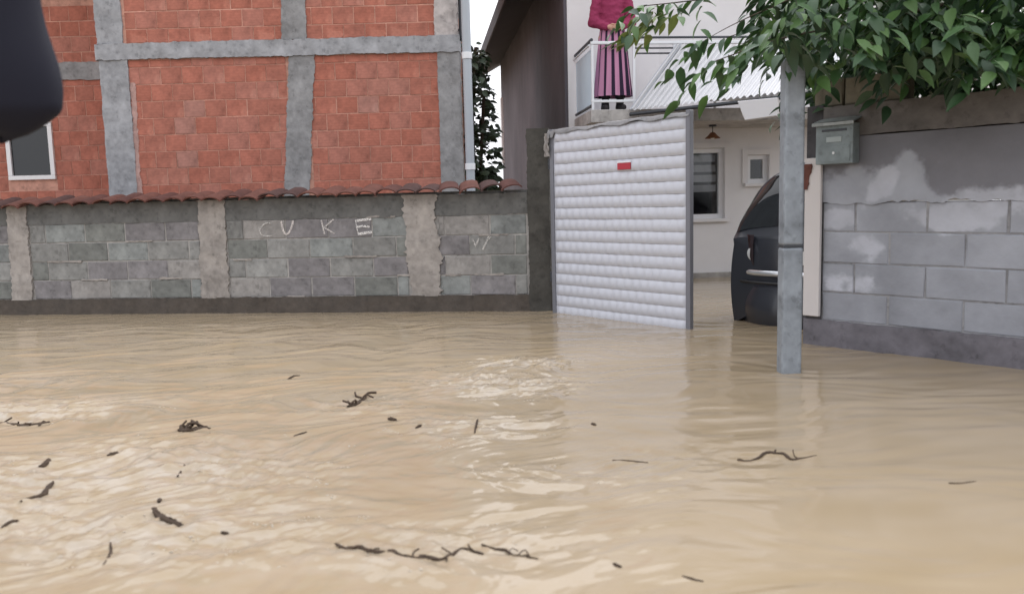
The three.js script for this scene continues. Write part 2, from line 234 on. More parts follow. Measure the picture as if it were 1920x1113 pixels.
// ---------- grey block wall with tile coping ----------
{
  const T = thing('block_wall', 'grey concrete block wall with red tile coping and chalk letters', 'wall', [-5.628, 0, -9.015], -0.1303);
  const S0 = -1.6, S1 = 5.86;
  part('mortar_bed', bx(S0, S1, 0.16, 0.985, -0.2, -0.008), M.mortar, T);
  cast('footing', S0, 6.10, -0.42, 0.166, 0.022, M.wet, 21, 0, 0.007, T, 0.26);
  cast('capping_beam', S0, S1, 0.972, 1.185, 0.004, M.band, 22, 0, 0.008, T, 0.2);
  const cache = {}, r = rng(17), pill = [[0.19, 0.43], [2.38, 2.68], [4.62, 4.94]];
  const segs = [[S0, 0.19], [0.43, 2.38], [2.68, 4.62], [4.94, 5.84]];
  for (let c = 0; c < 4; c++) for (const [a0, b0] of segs) {
    let x = a0 - (c % 2 ? 0.27 : 0.02) - (a0 > 4 ? 0.12 : 0);
    while (x < b0 - 0.04) {
      const a = Math.max(x, a0) + 0.006, b = Math.min(x + 0.46, b0) - 0.006; x += 0.46; if (b - a < 0.05) continue;
      const w = b - a, h = 0.190, k = Math.floor(r() * 3), key = w.toFixed(2) + k;
      const m = new THREE.Mesh(cache[key] ||= piece(w, h, 0.1, 0.006, 0.004, 31 + k + Math.round(w * 900)), M.block[Math.floor(r() * 6)]); m.name = 'block'; m.castShadow = m.receiveShadow = true;
      m.position.set((a + b) / 2, 0.166 + 0.2015 * (c + 0.5) + rr(-0.003, 0.003, r), rr(-0.003, 0.004, r)); m.rotation.z = rr(-0.006, 0.006, r); T.add(m);
    }
  }
  pill.forEach(([a, b], i) => cast('pillar', a, b, 0.16, 1.19, 0.02, M.pillar, 30 + i, i === 2 ? -0.06 : 0.02, i === 2 ? 0.055 : 0.025, T, 0.2));
  cast('pillar', 5.86, 6.08, -0.4, 1.80, 0.03, M.darkPost, 36, 0, 0.014, T, 0.24).userData.label = 'dark concrete pillar carrying the gate hinge';  // one even dark tone over the whole pillar
  // squeezed mortar lumps
  for (const [x, y, l, s] of [[4.50, 0.375, 0.14, 1], [4.66, 0.36, 0.10, 2], [5.0, 0.372, 0.16, 3], [5.3, 0.37, 0.3, 4], [3.95, 0.573, 0.34, 5], [2.74, 0.56, 0.2, 6], [0.62, 0.57, 0.4, 7], [1.55, 0.775, 0.3, 8], [5.35, 0.77, 0.3, 9], [4.2, 0.972, 0.3, 10], [3.3, 0.163, 0.2, 11], [1.0, 0.37, 0.3, 12], [1.9, 0.375, 0.25, 13]])
    cast('mortar_lump', x, x + l, y - 0.008, y + 0.012, 0.006, M.pillar, 40 + s, 0, 0.012, T, 0.02);
  // roof tiles laid over the wall, their ends toward the street
  const arch = (seed) => { const q = rng(seed), L = 0.36, Rr = 0.098; const o = sheet(10, 4, (u, v) => { const a = Math.PI * (0.04 + 0.92 * u), k = 1 + 0.1 * v; return [-Math.cos(a) * Rr * k, Math.sin(a) * 0.046 * k + 0.002 * (q() - 0.5), -L / 2 + L * v]; }), n = sheet(10, 4, (u, v) => { const a = Math.PI * (0.04 + 0.92 * u), k = 1 + 0.1 * v; return [-Math.cos(a) * (Rr - 0.013) * k, Math.sin(a) * 0.035 * k, -L / 2 + L * v]; }), e = sheet(10, 1, (u, v) => { const a = Math.PI * (0.04 + 0.92 * u), k = 1.1, R2 = Rr - 0.013 * v; return [-Math.cos(a) * R2 * k, Math.sin(a) * (0.046 - 0.011 * v) * k, L / 2]; }); return uvm(merge([o, n, e]), seed, seed); };
  const ts = [arch(1), arch(2), arch(3)];
  part('tile_bedding', bx(S0, 5.86, 1.187, 1.212, -0.19, -0.03), M.band, T);
  for (let x = S0 + 0.1, i = 0; x < 5.84; x += 0.205, i++) {
    const loose = x > 4.9; const m = new THREE.Mesh(ts[i % 3], M.tile[Math.floor(r() * 3)]); m.name = 'roof_tile'; m.castShadow = m.receiveShadow = true;
    m.position.set(x, 1.192 + Math.max(0, x) * 0.0075 + rr(-0.006, 0.008, r) + (loose ? 0.012 : 0), -0.045 + rr(-0.015, 0.015, r)); m.rotation.set(0.20 + rr(-0.05, 0.05, r), rr(-0.07, 0.07, r) + (loose ? 0.2 : 0), rr(-0.06, 0.06, r) + (loose ? 0.12 : 0)); T.add(m);
  }
  // chalk letters: broken strokes with their own grain
  const cv = (draw, seed) => { const c = document.createElement('canvas'); c.width = c.height = 128; const x = c.getContext('2d'); x.fillStyle = '#000'; x.fillRect(0, 0, 128, 128); x.strokeStyle = '#fff'; x.lineCap = 'round'; x.lineJoin = 'round'; draw(x); const im = x.getImageData(0, 0, 128, 128); for (let i = 0; i < im.data.length; i += 4) { const px = (i / 4) % 128, py = Math.floor(i / 512), k = clamp(0.62 + 0.9 * n2(px / 6 + seed * 9, py / 6) + 0.4 * n2(px / 20, py / 20 + seed)); for (let q = 0; q < 3; q++) im.data[i + q] *= k; } x.putImageData(im, 0, 0); const t = new THREE.CanvasTexture(c); return t; };
  const L = (x, pts, w) => { x.lineWidth = w; x.beginPath(); pts.forEach(([a, b], i) => i ? x.lineTo(a, b) : x.moveTo(a, b)); x.stroke(); };
  const letters = [
    ['chalk_letter', 3.0, 0.785, 0.22, 0.18, x => { x.lineWidth = 9; x.beginPath(); x.moveTo(104, 22); x.quadraticCurveTo(60, 4, 30, 70); x.quadraticCurveTo(30, 124, 106, 112); x.stroke(); }, 'chalk letter C', [0.62, 0.6, 0.58]],
    ['chalk_letter', 3.26, 0.80, 0.19, 0.165, x => { x.lineWidth = 14; x.beginPath(); x.moveTo(22, 14); x.quadraticCurveTo(30, 112, 54, 112); x.quadraticCurveTo(84, 108, 108, 10); x.stroke(); }, 'chalk letter U', [0.78, 0.72, 0.69]],
    ['chalk_letter', 3.68, 0.80, 0.20, 0.17, x => { L(x, [[28, 14], [44, 116]], 10); L(x, [[110, 8], [44, 66], [108, 114]], 10); }, 'chalk letter K', [0.74, 0.7, 0.67]],
    ['chalk_letter', 4.06, 0.785, 0.21, 0.19, x => { L(x, [[20, 24], [60, 18], [110, 14]], 17); L(x, [[24, 66], [62, 60], [100, 66]], 13); L(x, [[18, 20], [20, 66], [30, 112]], 5); L(x, [[34, 114], [70, 108], [112, 104]], 17); }, 'bright chalk letter E', [0.92, 0.9, 0.88]],
    ['chalk_mark', 5.27, 0.59, 0.23, 0.18, x => { L(x, [[14, 30], [30, 80], [46, 24]], 9); L(x, [[70, 100], [104, 10]], 10); L(x, [[96, 40], [116, 14]], 6); }, 'faint chalk tick marks', [0.6, 0.58, 0.55]],
  ];
  letters.forEach(([n, s, y, w, h, d, lab, c], i) => { const g = new THREE.PlaneGeometry(w, h); g.translate(s + w / 2, y + h / 2, 0.0115); part(n, g, std(lin(...c), 1, { alphaMap: cv(d, i + 1), transparent: true }), T, lab); });
}

// ---------- sheet metal gate leaf ----------
{
  const T = thing('gate', 'silvery white quilted sheet metal gate leaf standing shut in the flood', 'gate', [0.418, 0, -8.101], -0.870);
  const mat = std(lin(0.56, 0.575, 0.64), 0.38, { metalness: 0.12, bumpMap: concreteBump, bumpScale: 0.0015 });
  const W0 = 0.03, W1 = 1.62, N = 18, pitch = 0.1055, y00 = -0.14;
  for (let i = 0; i < N; i++) {
    const y0 = y00 + i * pitch, ph = (i % 2) * 0.5, ed = (u) => sstep(0, 0.02, u) * sstep(1, 0.98, u);
    const g = sheet(68, 8, (u, v) => { const x = W0 + u * (W1 - W0), c = (x / 0.092 + ph) % 1, pil = Math.sin(Math.PI * c) ** 0.7; const prof = Math.pow(Math.sin(Math.PI * clamp(0.03 + v * 0.95)), 0.55) * (0.72 + 0.28 * (1 - v)); return [x, y0 + v * (pitch - 0.0015), ed(u) * prof * (0.011 + 0.013 * pil) + 0.002 * n2(x * 4 + i, i * 3)]; }, (u, v) => [u * 1.6, y0 + v * pitch]);
    part('slat', g, mat, T);
  }
  part('backing', bx(W0, W1, y00, 1.755, -0.012, -0.006), M.galv, T);
  part('frame', [rb(1.622, 1.668, -0.4, 1.80, -0.03, 0.02, 0.006), rb(-0.02, 0.028, -0.4, 1.775, -0.03, 0.012, 0.006), rb(0.03, 1.62, 0.7, 0.74, -0.05, -0.014, 0.006), rb(0.03, 1.62, -0.19, -0.142, -0.03, 0.012, 0.006)], std(lin(0.20, 0.205, 0.235), 0.5, { metalness: 0.3 }), T);
  // rumpled flashing folded over the top edge
  const fl = sheet(60, 8, (u, v) => { const x = -0.04 + u * 1.70, t = v * 2 - 1, d = 0.035 + 0.016 * n2(x * 3, 2) + (u < 0.06 ? 0.05 : 0), top = 1.772 + 0.018 * u + 0.008 * n2(x * 2.2, 5); return [x, top - Math.abs(t) ** 2.2 * d * (t > 0 ? 1 : 1.3) + 0.004 * n2(x * 9, t * 2), t * (0.034 + 0.006 * n2(x * 6, 8)) - 0.004]; });
  part('top_flashing', uvm(fl), std(lin(0.34, 0.335, 0.345), 0.6, { map: concreteMap, metalness: 0.2 }), T, 'dull grey rumpled flashing along the top');
  const rag = sheet(8, 16, (u, v) => { const y = 1.74 - v * 0.22, x = -0.055 + u * 0.06 + 0.012 * n2(v * 4, u * 2) - 0.01 * v; return [x, y, 0.03 + 0.012 * Math.sin(u * 7 + v * 3)]; });
  part('rag', rag, std(lin(0.30, 0.28, 0.27), 0.95), T, 'torn grey rag at the hinge side');
  part('plate', rb(0.875, 1.03, 1.352, 1.41, 0.018, 0.026, 0.003), std(lin(0.42, 0.03, 0.05), 0.5), T, 'small red plate near the top of the gate');
  part('plate_edge', rb(0.873, 1.032, 1.412, 1.422, 0.018, 0.026, 0.002), M.pvc, T);
  for (const y of [0.35, 1.45]) part('hinge', [bar([-0.045, y - 0.05, -0.01], [-0.045, y + 0.05, -0.01], 0.014), rb(-0.05, 0.02, y - 0.02, y + 0.02, -0.006, 0.006, 0.002)], M.darkMetal, T);
}

// ---------- right hand wall ----------
{
  const T = thing('garden_wall', 'tall grey block wall half rendered with smooth cement beside the gateway', 'wall', [2.161, 0, -6.051], -0.842);
  const LW = 4.4, q1 = fbm(201, 4, 6, 0.6), q2 = fbm(233, 9, 5, 0.6), q3 = fbm(277, 3, 5);
  // wall face colour in metres: raw blocks with cement splashes, smooth dark render above
  const PW = 2.2, PH = 2.0;
  const face = tex(1024, (u, v) => {
    const s = u * PW, h = v * PH, a = q1(u, v), b = q2(u, v), c = q3(u, v);
    let k = 0.36 + 0.2 * (a - 0.5) + 0.14 * (b - 0.5);
    let col = [k * 0.98, k * 0.99, k * 1.06];
    const edge = 1.10 + 0.5 * (c - 0.5) + 0.4 * (b - 0.5) + 0.10 * Math.sin(s * 3.1 + 0.4);
    const rend = sstep(edge - 0.05, edge + 0.05, h); const d = 0.20 + 0.12 * (a - 0.5) + 0.05 * (b - 0.5);
    for (let i = 0; i < 3; i++) col[i] += (d * [0.98, 0.95, 1.02][i] - col[i]) * rend;
    const blob = (x, y, rx, ry, sl) => { const dx = s - x, dy = h - y - sl * dx; return 1 - ((dx / rx) ** 2 + (dy / ry) ** 2); };
    let w = Math.max(blob(0.42, 0.70, 0.26, 0.10, 0.28), blob(0.33, 0.47, 0.22, 0.085, 0.1), blob(0.62, 0.24, 0.10, 0.055, 0.5), blob(0.52, 1.12, 0.10, 0.12, 0.9), blob(1.25, 1.02, 0.3, 0.09, 0), blob(0.9, 0.93, 0.35, 0.08, 0), blob(0.18, 0.92, 0.2, 0.06, 0));
    w = sstep(-0.1, 0.8, w * 0.75 + 4.2 * (b - 0.5) + 2.4 * (a - 0.5)) * 0.8;
    const wc = [0.60, 0.60, 0.64]; for (let i = 0; i < 3; i++) col[i] += (wc[i] * (0.85 + 0.4 * (b - 0.5)) - col[i]) * w;
    return col.map(x => gam(x));
  }, [PW, PH]);
  face.wrapS = THREE.MirroredRepeatWrapping;
  const fm = [1, 0.93, 1.06, 0.97].map(k => std(lin(k * 0.95, k * 0.98, k * 1.03), 0.92, { map: face, bumpMap: concreteBump, bumpScale: 0.004 }));
  const wallUV = g => { const p = g.attributes.position, a = new Float32Array(p.count * 2); for (let i = 0; i < p.count; i++) { a[i * 2] = p.getX(i); a[i * 2 + 1] = p.getY(i) + p.getZ(i) * 0.3; } g.setAttribute('uv', new THREE.BufferAttribute(a, 2)); return g; };
  part('mortar_bed', bx(0.13, LW, 0.18, 1.03, -0.2, -0.006), conc(0.42, 0.42, 0.44), T);
  const foot = cast('footing', 0.0, LW, -0.42, 0.188, 0.015, conc(0.20, 0.19, 0.22), 61, 0, 0.007, T, 0.22); foot.material.roughness = 0.6;
  const r = rng(23), ys = [0.19, 0.395, 0.605, 0.825, 1.035];
  for (let c = 0; c < 4; c++) {
    let x = 0.13 - (c % 2 ? 0.24 : 0);
    while (x < LW) {
      const a = Math.max(x, 0.13) + 0.005, b = Math.min(x + 0.48, LW) - 0.005; x += 0.48; if (b - a < 0.05) continue;
      const g = piece(b - a, ys[c + 1] - ys[c] - 0.009, 0.1, 0.006, 0.004, 400 + c * 20 + Math.round(a * 50)); g.translate((a + b) / 2, (ys[c] + ys[c + 1]) / 2, rr(-0.003, 0.003, r));
      part('block', wallUV(g), fm[Math.floor(r() * 4)], T);
    }
  }
  part('render_coat', wallUV(sheet(120, 16, (u, v) => { const x = 0.13 + u * (LW - 0.13), y = 1.03 + v * 0.455 - (v === 0 ? 0.02 * n2(x * 4, 3) + 0.01 * n2(x * 14, 1) : 0); return [x, y, 0.010 + 0.004 * n2(x * 2, y * 3)]; })), fm[0], T);
  part('wall_core', [bx(0.13, LW, 1.035, 1.485, -0.2, 0.0)], M.mortar, T);
  { const tb = cast('top_beam', 0.13, LW, 1.492, 1.70, 0.018, conc(0.195, 0.18, 0.175), 63, 0, 0.007, T, 0.23); }
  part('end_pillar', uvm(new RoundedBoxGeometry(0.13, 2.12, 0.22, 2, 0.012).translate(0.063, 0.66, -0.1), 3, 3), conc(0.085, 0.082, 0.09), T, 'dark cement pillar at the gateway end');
  for (const [a, b] of [[0.04, 0.25], [0.26, 0.66]]) { const g = piece(b - a, 0.19, 0.18, 0.01, 0.006, Math.round(a * 100) + 5); g.translate((a + b) / 2, 1.80, -0.02); part('block', uvm(g, a, 2), conc(0.24, 0.215, 0.165), T, 'mossy brown block laid loose on the wall top'); }
  // white board screwed to the pillar, rust at its top
  const B = part('board', rb(0.012, 0.135, 0.215, 1.352, 0.018, 0.05, 0.006), std(lin(0.70, 0.67, 0.68), 0.7, { map: plasterMap }), T, 'white painted board on the pillar of the gateway');
  const rs = cast('rusty_bracket', -0.012, 0.055, 1.13, 1.31, 0.062, std(lin(0.16, 0.06, 0.045), 0.9, { map: concreteMap }), 66, 0.02, 0.02, T, 0.06);
}
{
  const T = thing('letterbox', 'grey green metal letterbox with overhanging lid fixed on the garden wall', 'letterbox', [2.161 + 0.666 * 0.262 - 0.746 * 0.022, 1.30, -6.051 + 0.746 * 0.262 + 0.666 * 0.022], -0.842);
  const m = std(lin(0.27, 0.32, 0.335), 0.5, { metalness: 0.2, map: concreteMap });
  part('box', rb(-0.135, 0.135, 0, 0.275, 0, 0.095, 0.006), m, T);
  const lid = sheet(12, 6, (u, v) => [-0.15 + 0.3 * u, 0.282 + 0.035 * (1 - v) + 0.006 * Math.sin(u * 3.1), 0.0 + v * 0.125]), l2 = lid.clone().translate(0, -0.008, 0), lf = bx(-0.15, 0.15, 0.262, 0.283, 0.119, 0.125);
  part('lid', uvm(merge([lid, l2, lf])), std(lin(0.42, 0.45, 0.45), 0.45, { metalness: 0.2, map: concreteMap }), T);
  part('slot', rb(-0.09, 0.09, 0.222, 0.238, 0.0955, 0.098, 0.001), M.darkMetal, T);
  part('name_plate', rb(-0.055, 0.055, 0.15, 0.185, 0.0955, 0.099, 0.001), std(lin(0.34, 0.39, 0.40), 0.4), T);
  part('door', [rb(-0.115, 0.115, 0.02, 0.125, 0.0955, 0.099, 0.001)], m, T); part('lock', bar([0, 0.075, 0.099], [0, 0.075, 0.104], 0.009, 10), M.whiteMetal, T);
}
{
  const T = thing('metal_pole', 'blue grey metal pole standing in the water in front of the gateway', 'pole', [1.715, 0, -5.06], 0.06);
  const m = std(lin(0.36, 0.40, 0.45), 0.55, { metalness: 0.15, map: concreteMap, bumpMap: concreteBump, bumpScale: 0.002 });
  part('shaft', [uvm(new RoundedBoxGeometry(0.128, 1.18, 0.1, 3, 0.02).translate(0, 0.19, 0)), uvm(new RoundedBoxGeometry(0.126, 1.12, 0.098, 3, 0.02).translate(0, 1.348, 0))], m, T);
  part('seam', rb(-0.061, 0.061, 0.778, 0.792, -0.048, 0.048, 0.004), M.darkMetal, T);
}

// ---------- white house ----------
const HOUSE = [0.80, 0, -11.05], HT = 0.1;
const hw = (x, y, z) => [HOUSE[0] + x * Math.cos(HT) + z * Math.sin(HT), y, HOUSE[2] - x * Math.sin(HT) + z * Math.cos(HT)];
{
  const T = thing('white_house', 'white plastered house with balcony, corrugated canopy and dark grey side wall', 'house', HOUSE, HT);
  const wx = [[1.22, 2.12, 0.80, 1.74], [2.44, 2.74, 1.26, 1.64]];
  const y1 = 5.0, w = [];
  w.push(bx(0.003, 1.22, -0.42, y1, -0.25, 0), bx(1.22, 2.12, -0.42, 0.80, -0.25, 0), bx(1.22, 2.12, 1.74, y1, -0.25, 0), bx(2.12, 2.44, -0.42, y1, -0.25, 0), bx(2.44, 2.74, -0.42, 1.26, -0.25, 0), bx(2.44, 2.74, 1.64, y1, -0.25, 0), bx(2.74, 6.2, -0.42, y1, -0.25, 0), bx(5.95, 6.2, -0.42, y1, -9, -0.251));
  part('wall', w, M.white, T);
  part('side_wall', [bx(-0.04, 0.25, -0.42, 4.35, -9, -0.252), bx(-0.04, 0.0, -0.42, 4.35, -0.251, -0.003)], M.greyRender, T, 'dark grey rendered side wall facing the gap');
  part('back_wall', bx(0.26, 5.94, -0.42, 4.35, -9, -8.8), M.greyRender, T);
  part('corner_trim', bx(-0.085, -0.04, 2.0, 3.5, -8.9, -8.6), M.pvc, T, 'pale strip at the far corner of the side wall');
  const slope = (x0, x1, ya, yb) => { const s = new THREE.Shape([[x0, ya], [x1, yb], [x1, yb + 0.16], [x0, ya + 0.16]].map(p => new THREE.Vector2(...p))); const g = new THREE.ExtrudeGeometry(s, { depth: 9.6, bevelEnabled: false }); g.translate(0, 0, -9.45); return uvm(g); };
  const roof = part('roof', [slope(-0.66, 3.1, 3.98, 6.1), slope(3.1, 6.9, 6.1, 3.98)], M.eave, T);
  part('fascia', bx(-0.69, -0.662, 3.93, 4.16, -9.4, 0.12), M.eave, roof);
  // windows
  wx.forEach(([a, b, c, d], i) => {
    const f = 0.06, W = part('window', [bx(a + 0.001, b - 0.001, c + 0.001, c + f, -0.12, -0.05), bx(a + 0.001, b - 0.001, d - f, d - 0.001, -0.12, -0.05), bx(a + 0.001, a + f, c + f + 0.001, d - f - 0.001, -0.12, -0.05), bx(b - f, b - 0.001, c + f + 0.001, d - f - 0.001, -0.12, -0.05), ...(i ? [] : [bx(a + 0.42, a + 0.47, c + f + 0.001, d - f - 0.001, -0.118, -0.052)])], M.pvc, T);
    part('pane', bx(a + f, b - f, c + f, d - f, -0.09, -0.084), new THREE.MeshPhysicalMaterial({ color: lin(0.9, 0.92, 0.93), roughness: 0.05, transmission: 1, thickness: 0, ior: 1.45 }), W);
    part('sill', rb(a - 0.05, b + 0.05, c - 0.045, c - 0.003, -0.02, 0.06, 0.006), M.white, W);
    part('casing', [bx(b + 0.001, b + 0.075, c - 0.002, d + 0.075, 0.0005, 0.02), bx(a - 0.075, a - 0.001, c - 0.002, d + 0.075, 0.0005, 0.02), bx(a, b, d + 0.001, d + 0.075, 0.0005, 0.02)], M.white, W);
    if (!i) { // lace blind in the upper half
      for (let k = 0; k < 4; k++) part('blind_slat', sheet(20, 2, (u, v) => [a + f + 0.01 + u * (b - a - 2 * f - 0.02), 1.66 - k * 0.135 - v * 0.095, -0.15 + 0.012 * Math.sin(u * 30 + k)]), std(lin(0.34, 0.33, 0.34), 0.9), W);
    }
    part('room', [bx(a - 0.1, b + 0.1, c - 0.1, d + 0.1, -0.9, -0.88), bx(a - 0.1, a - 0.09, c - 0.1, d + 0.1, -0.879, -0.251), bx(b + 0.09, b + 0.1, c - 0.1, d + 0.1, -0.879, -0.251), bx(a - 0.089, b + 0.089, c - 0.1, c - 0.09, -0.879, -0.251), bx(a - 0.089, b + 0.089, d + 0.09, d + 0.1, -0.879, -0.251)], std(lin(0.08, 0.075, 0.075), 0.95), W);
  });
  part('plinth', rb(0.02, 6.1, -0.42, 0.07, 0.002, 0.05, 0.008), conc(0.42, 0.40, 0.38), T);
  // balcony
  const B = part('balcony', rb(0.08, 3.6, 2.0, 2.15, 0.002, 1.10, 0.008), conc(0.60, 0.57, 0.55), T);
  const zf = 1.07, xl = 0.11;
  part('top_rail', [rb(xl - 0.02, 3.55, 2.905, 2.94, zf - 0.02, zf + 0.02, 0.006)], M.whiteMetal, B);
  part('bottom_rail', [rb(xl - 0.02, 3.55, 2.235, 2.265, zf - 0.015, zf + 0.015, 0.006)], M.whiteMetal, B);
  part('hand_rail', [bar([0.62, 2.985, zf - 0.01], [3.5, 2.985, zf - 0.01], 0.014), bar([0.62, 2.86, zf], [3.5, 2.86, zf], 0.01), bar([0.62, 2.80, zf], [3.5, 2.80, zf], 0.01)], M.darkMetal, B);
  for (const x of [xl, 0.61, 1.1, 1.6, 2.1, 2.6, 3.1, 3.52]) part('post', rb(x - 0.014, x + 0.014, 2.151, 2.904, zf - 0.014, zf + 0.014, 0.004), M.whiteMetal, B);
  part('side_panel', sheet(40, 2, (u, v) => [xl - 0.004 + 0.004 * Math.sin(u * 70), 2.20 + v * 0.66, 0.03 + u * 1.0]), std(lin(0.62, 0.76, 0.88), 0.5), B, 'pale blue sheet closing the left side of the balcony');
  part('side_rail', [bar([xl - 0.01, 2.955, 0.02], [xl - 0.01, 2.955, 1.09], 0.02), bar([xl - 0.01, 2.20, 0.02], [xl - 0.01, 2.20, 1.05], 0.018)], M.darkMetal, B);
  part('side_upper_rail', bar([xl - 0.03, 2.90, 0.02], [xl - 0.03, 2.90, 1.05], 0.013), M.whiteMetal, B);
  part('front_panel', sheet(160, 2, (u, v) => { const x = 1.12 + u * 2.38; return [x, 2.27 + v * 0.52, zf - 0.03 + 0.006 * Math.sin(x * 70)]; }), M.whiteMetal, B);
  // corrugated canopy falling from the balcony to a skewed eave
  const Tt = u => [1.12 + u * 2.15, 2.885 - 0.03 * u, 1.125], E = u => [0.54 + u * 1.72, 2.135 + 0.05 * u, 1.17 + u * 1.42];
  const C = part('canopy', uvm(sheet(400, 10, (u, v) => { const a = Tt(u), b = E(u), s = 0.012 * Math.sin(u * Math.PI * 2 * 30) + 0.006 * Math.sin(v * 3.14); return [a[0] + (b[0] - a[0]) * v, a[1] + (b[1] - a[1]) * v + s, a[2] + (b[2] - a[2]) * v + s]; })), std(lin(0.74, 0.75, 0.79), 0.45, { map: plasterMap }), T, 'white corrugated canopy over the porch');
  const e0 = E(0), e1 = E(1); part('eave_beam', [bar([e0[0], e0[1] - 0.05, e0[2] - 0.03], [e1[0], e1[1] - 0.05, e1[2] - 0.03], 0.022)], M.darkMetal, C);
  part('edge_trim', [bar(Tt(0), E(0), 0.014), bar([Tt(0)[0] + 0.05, Tt(0)[1] + 0.015, Tt(0)[2] + 0.01], [E(0)[0] + 0.07, E(0)[1] + 0.02, E(0)[2] + 0.03], 0.008)], std(lin(0.4, 0.42, 0.46), 0.5), C);
  // boxed end of the eave
  { const s = new THREE.Shape([[0, 0.13], [0.08, -0.07], [0.42, -0.05], [0.42, 0.13]].map(p => new THREE.Vector2(...p))); const g = new THREE.ExtrudeGeometry(s, { depth: 0.08, bevelEnabled: true, bevelSize: 0.006, bevelThickness: 0.006, bevelSegments: 1 }); g.rotateY(-0.69); g.translate(E(0.6)[0], E(0.6)[1] - 0.18, E(0.6)[2] - 0.05); part('soffit_box', uvm(g), M.white, C); }
  const pl = [2.62, 0, 1.62]; // canopy post
  part('canopy_post', [rb(pl[0] - 0.04, pl[0] + 0.04, -0.42, 2.45, pl[2] - 0.04, pl[2] + 0.04, 0.008)], M.pvc, C);
  part('cross_beam', bar([pl[0], 2.42, pl[2]], [e1[0], e1[1] - 0.03, e1[2] - 0.04], 0.025), M.darkMetal, C);
  // porch lamp
  const lx = 1.76, lz = 0.55, Lm = part('porch_lamp', [bar([lx, 1.999, lz], [lx, 1.90, lz], 0.006), new THREE.CylinderGeometry(0.045, 0.05, 0.02, 16).translate(lx, 1.989, lz)], M.darkMetal, T);
  part('lamp_shade', new THREE.LatheGeometry([[0.015, 0.075], [0.03, 0.07], [0.055, 0.04], [0.10, 0], [0.095, 0], [0.05, 0.035]].map(p => new THREE.Vector2(...p)), 20).translate(lx, 1.83, lz), std(lin(0.22, 0.10, 0.05), 0.5, { metalness: 0.2 }), Lm);
  part('bulb', new THREE.SphereGeometry(0.028, 12, 8).translate(lx, 1.845, lz), std(lin(0.7, 0.68, 0.62), 0.3), Lm);
}

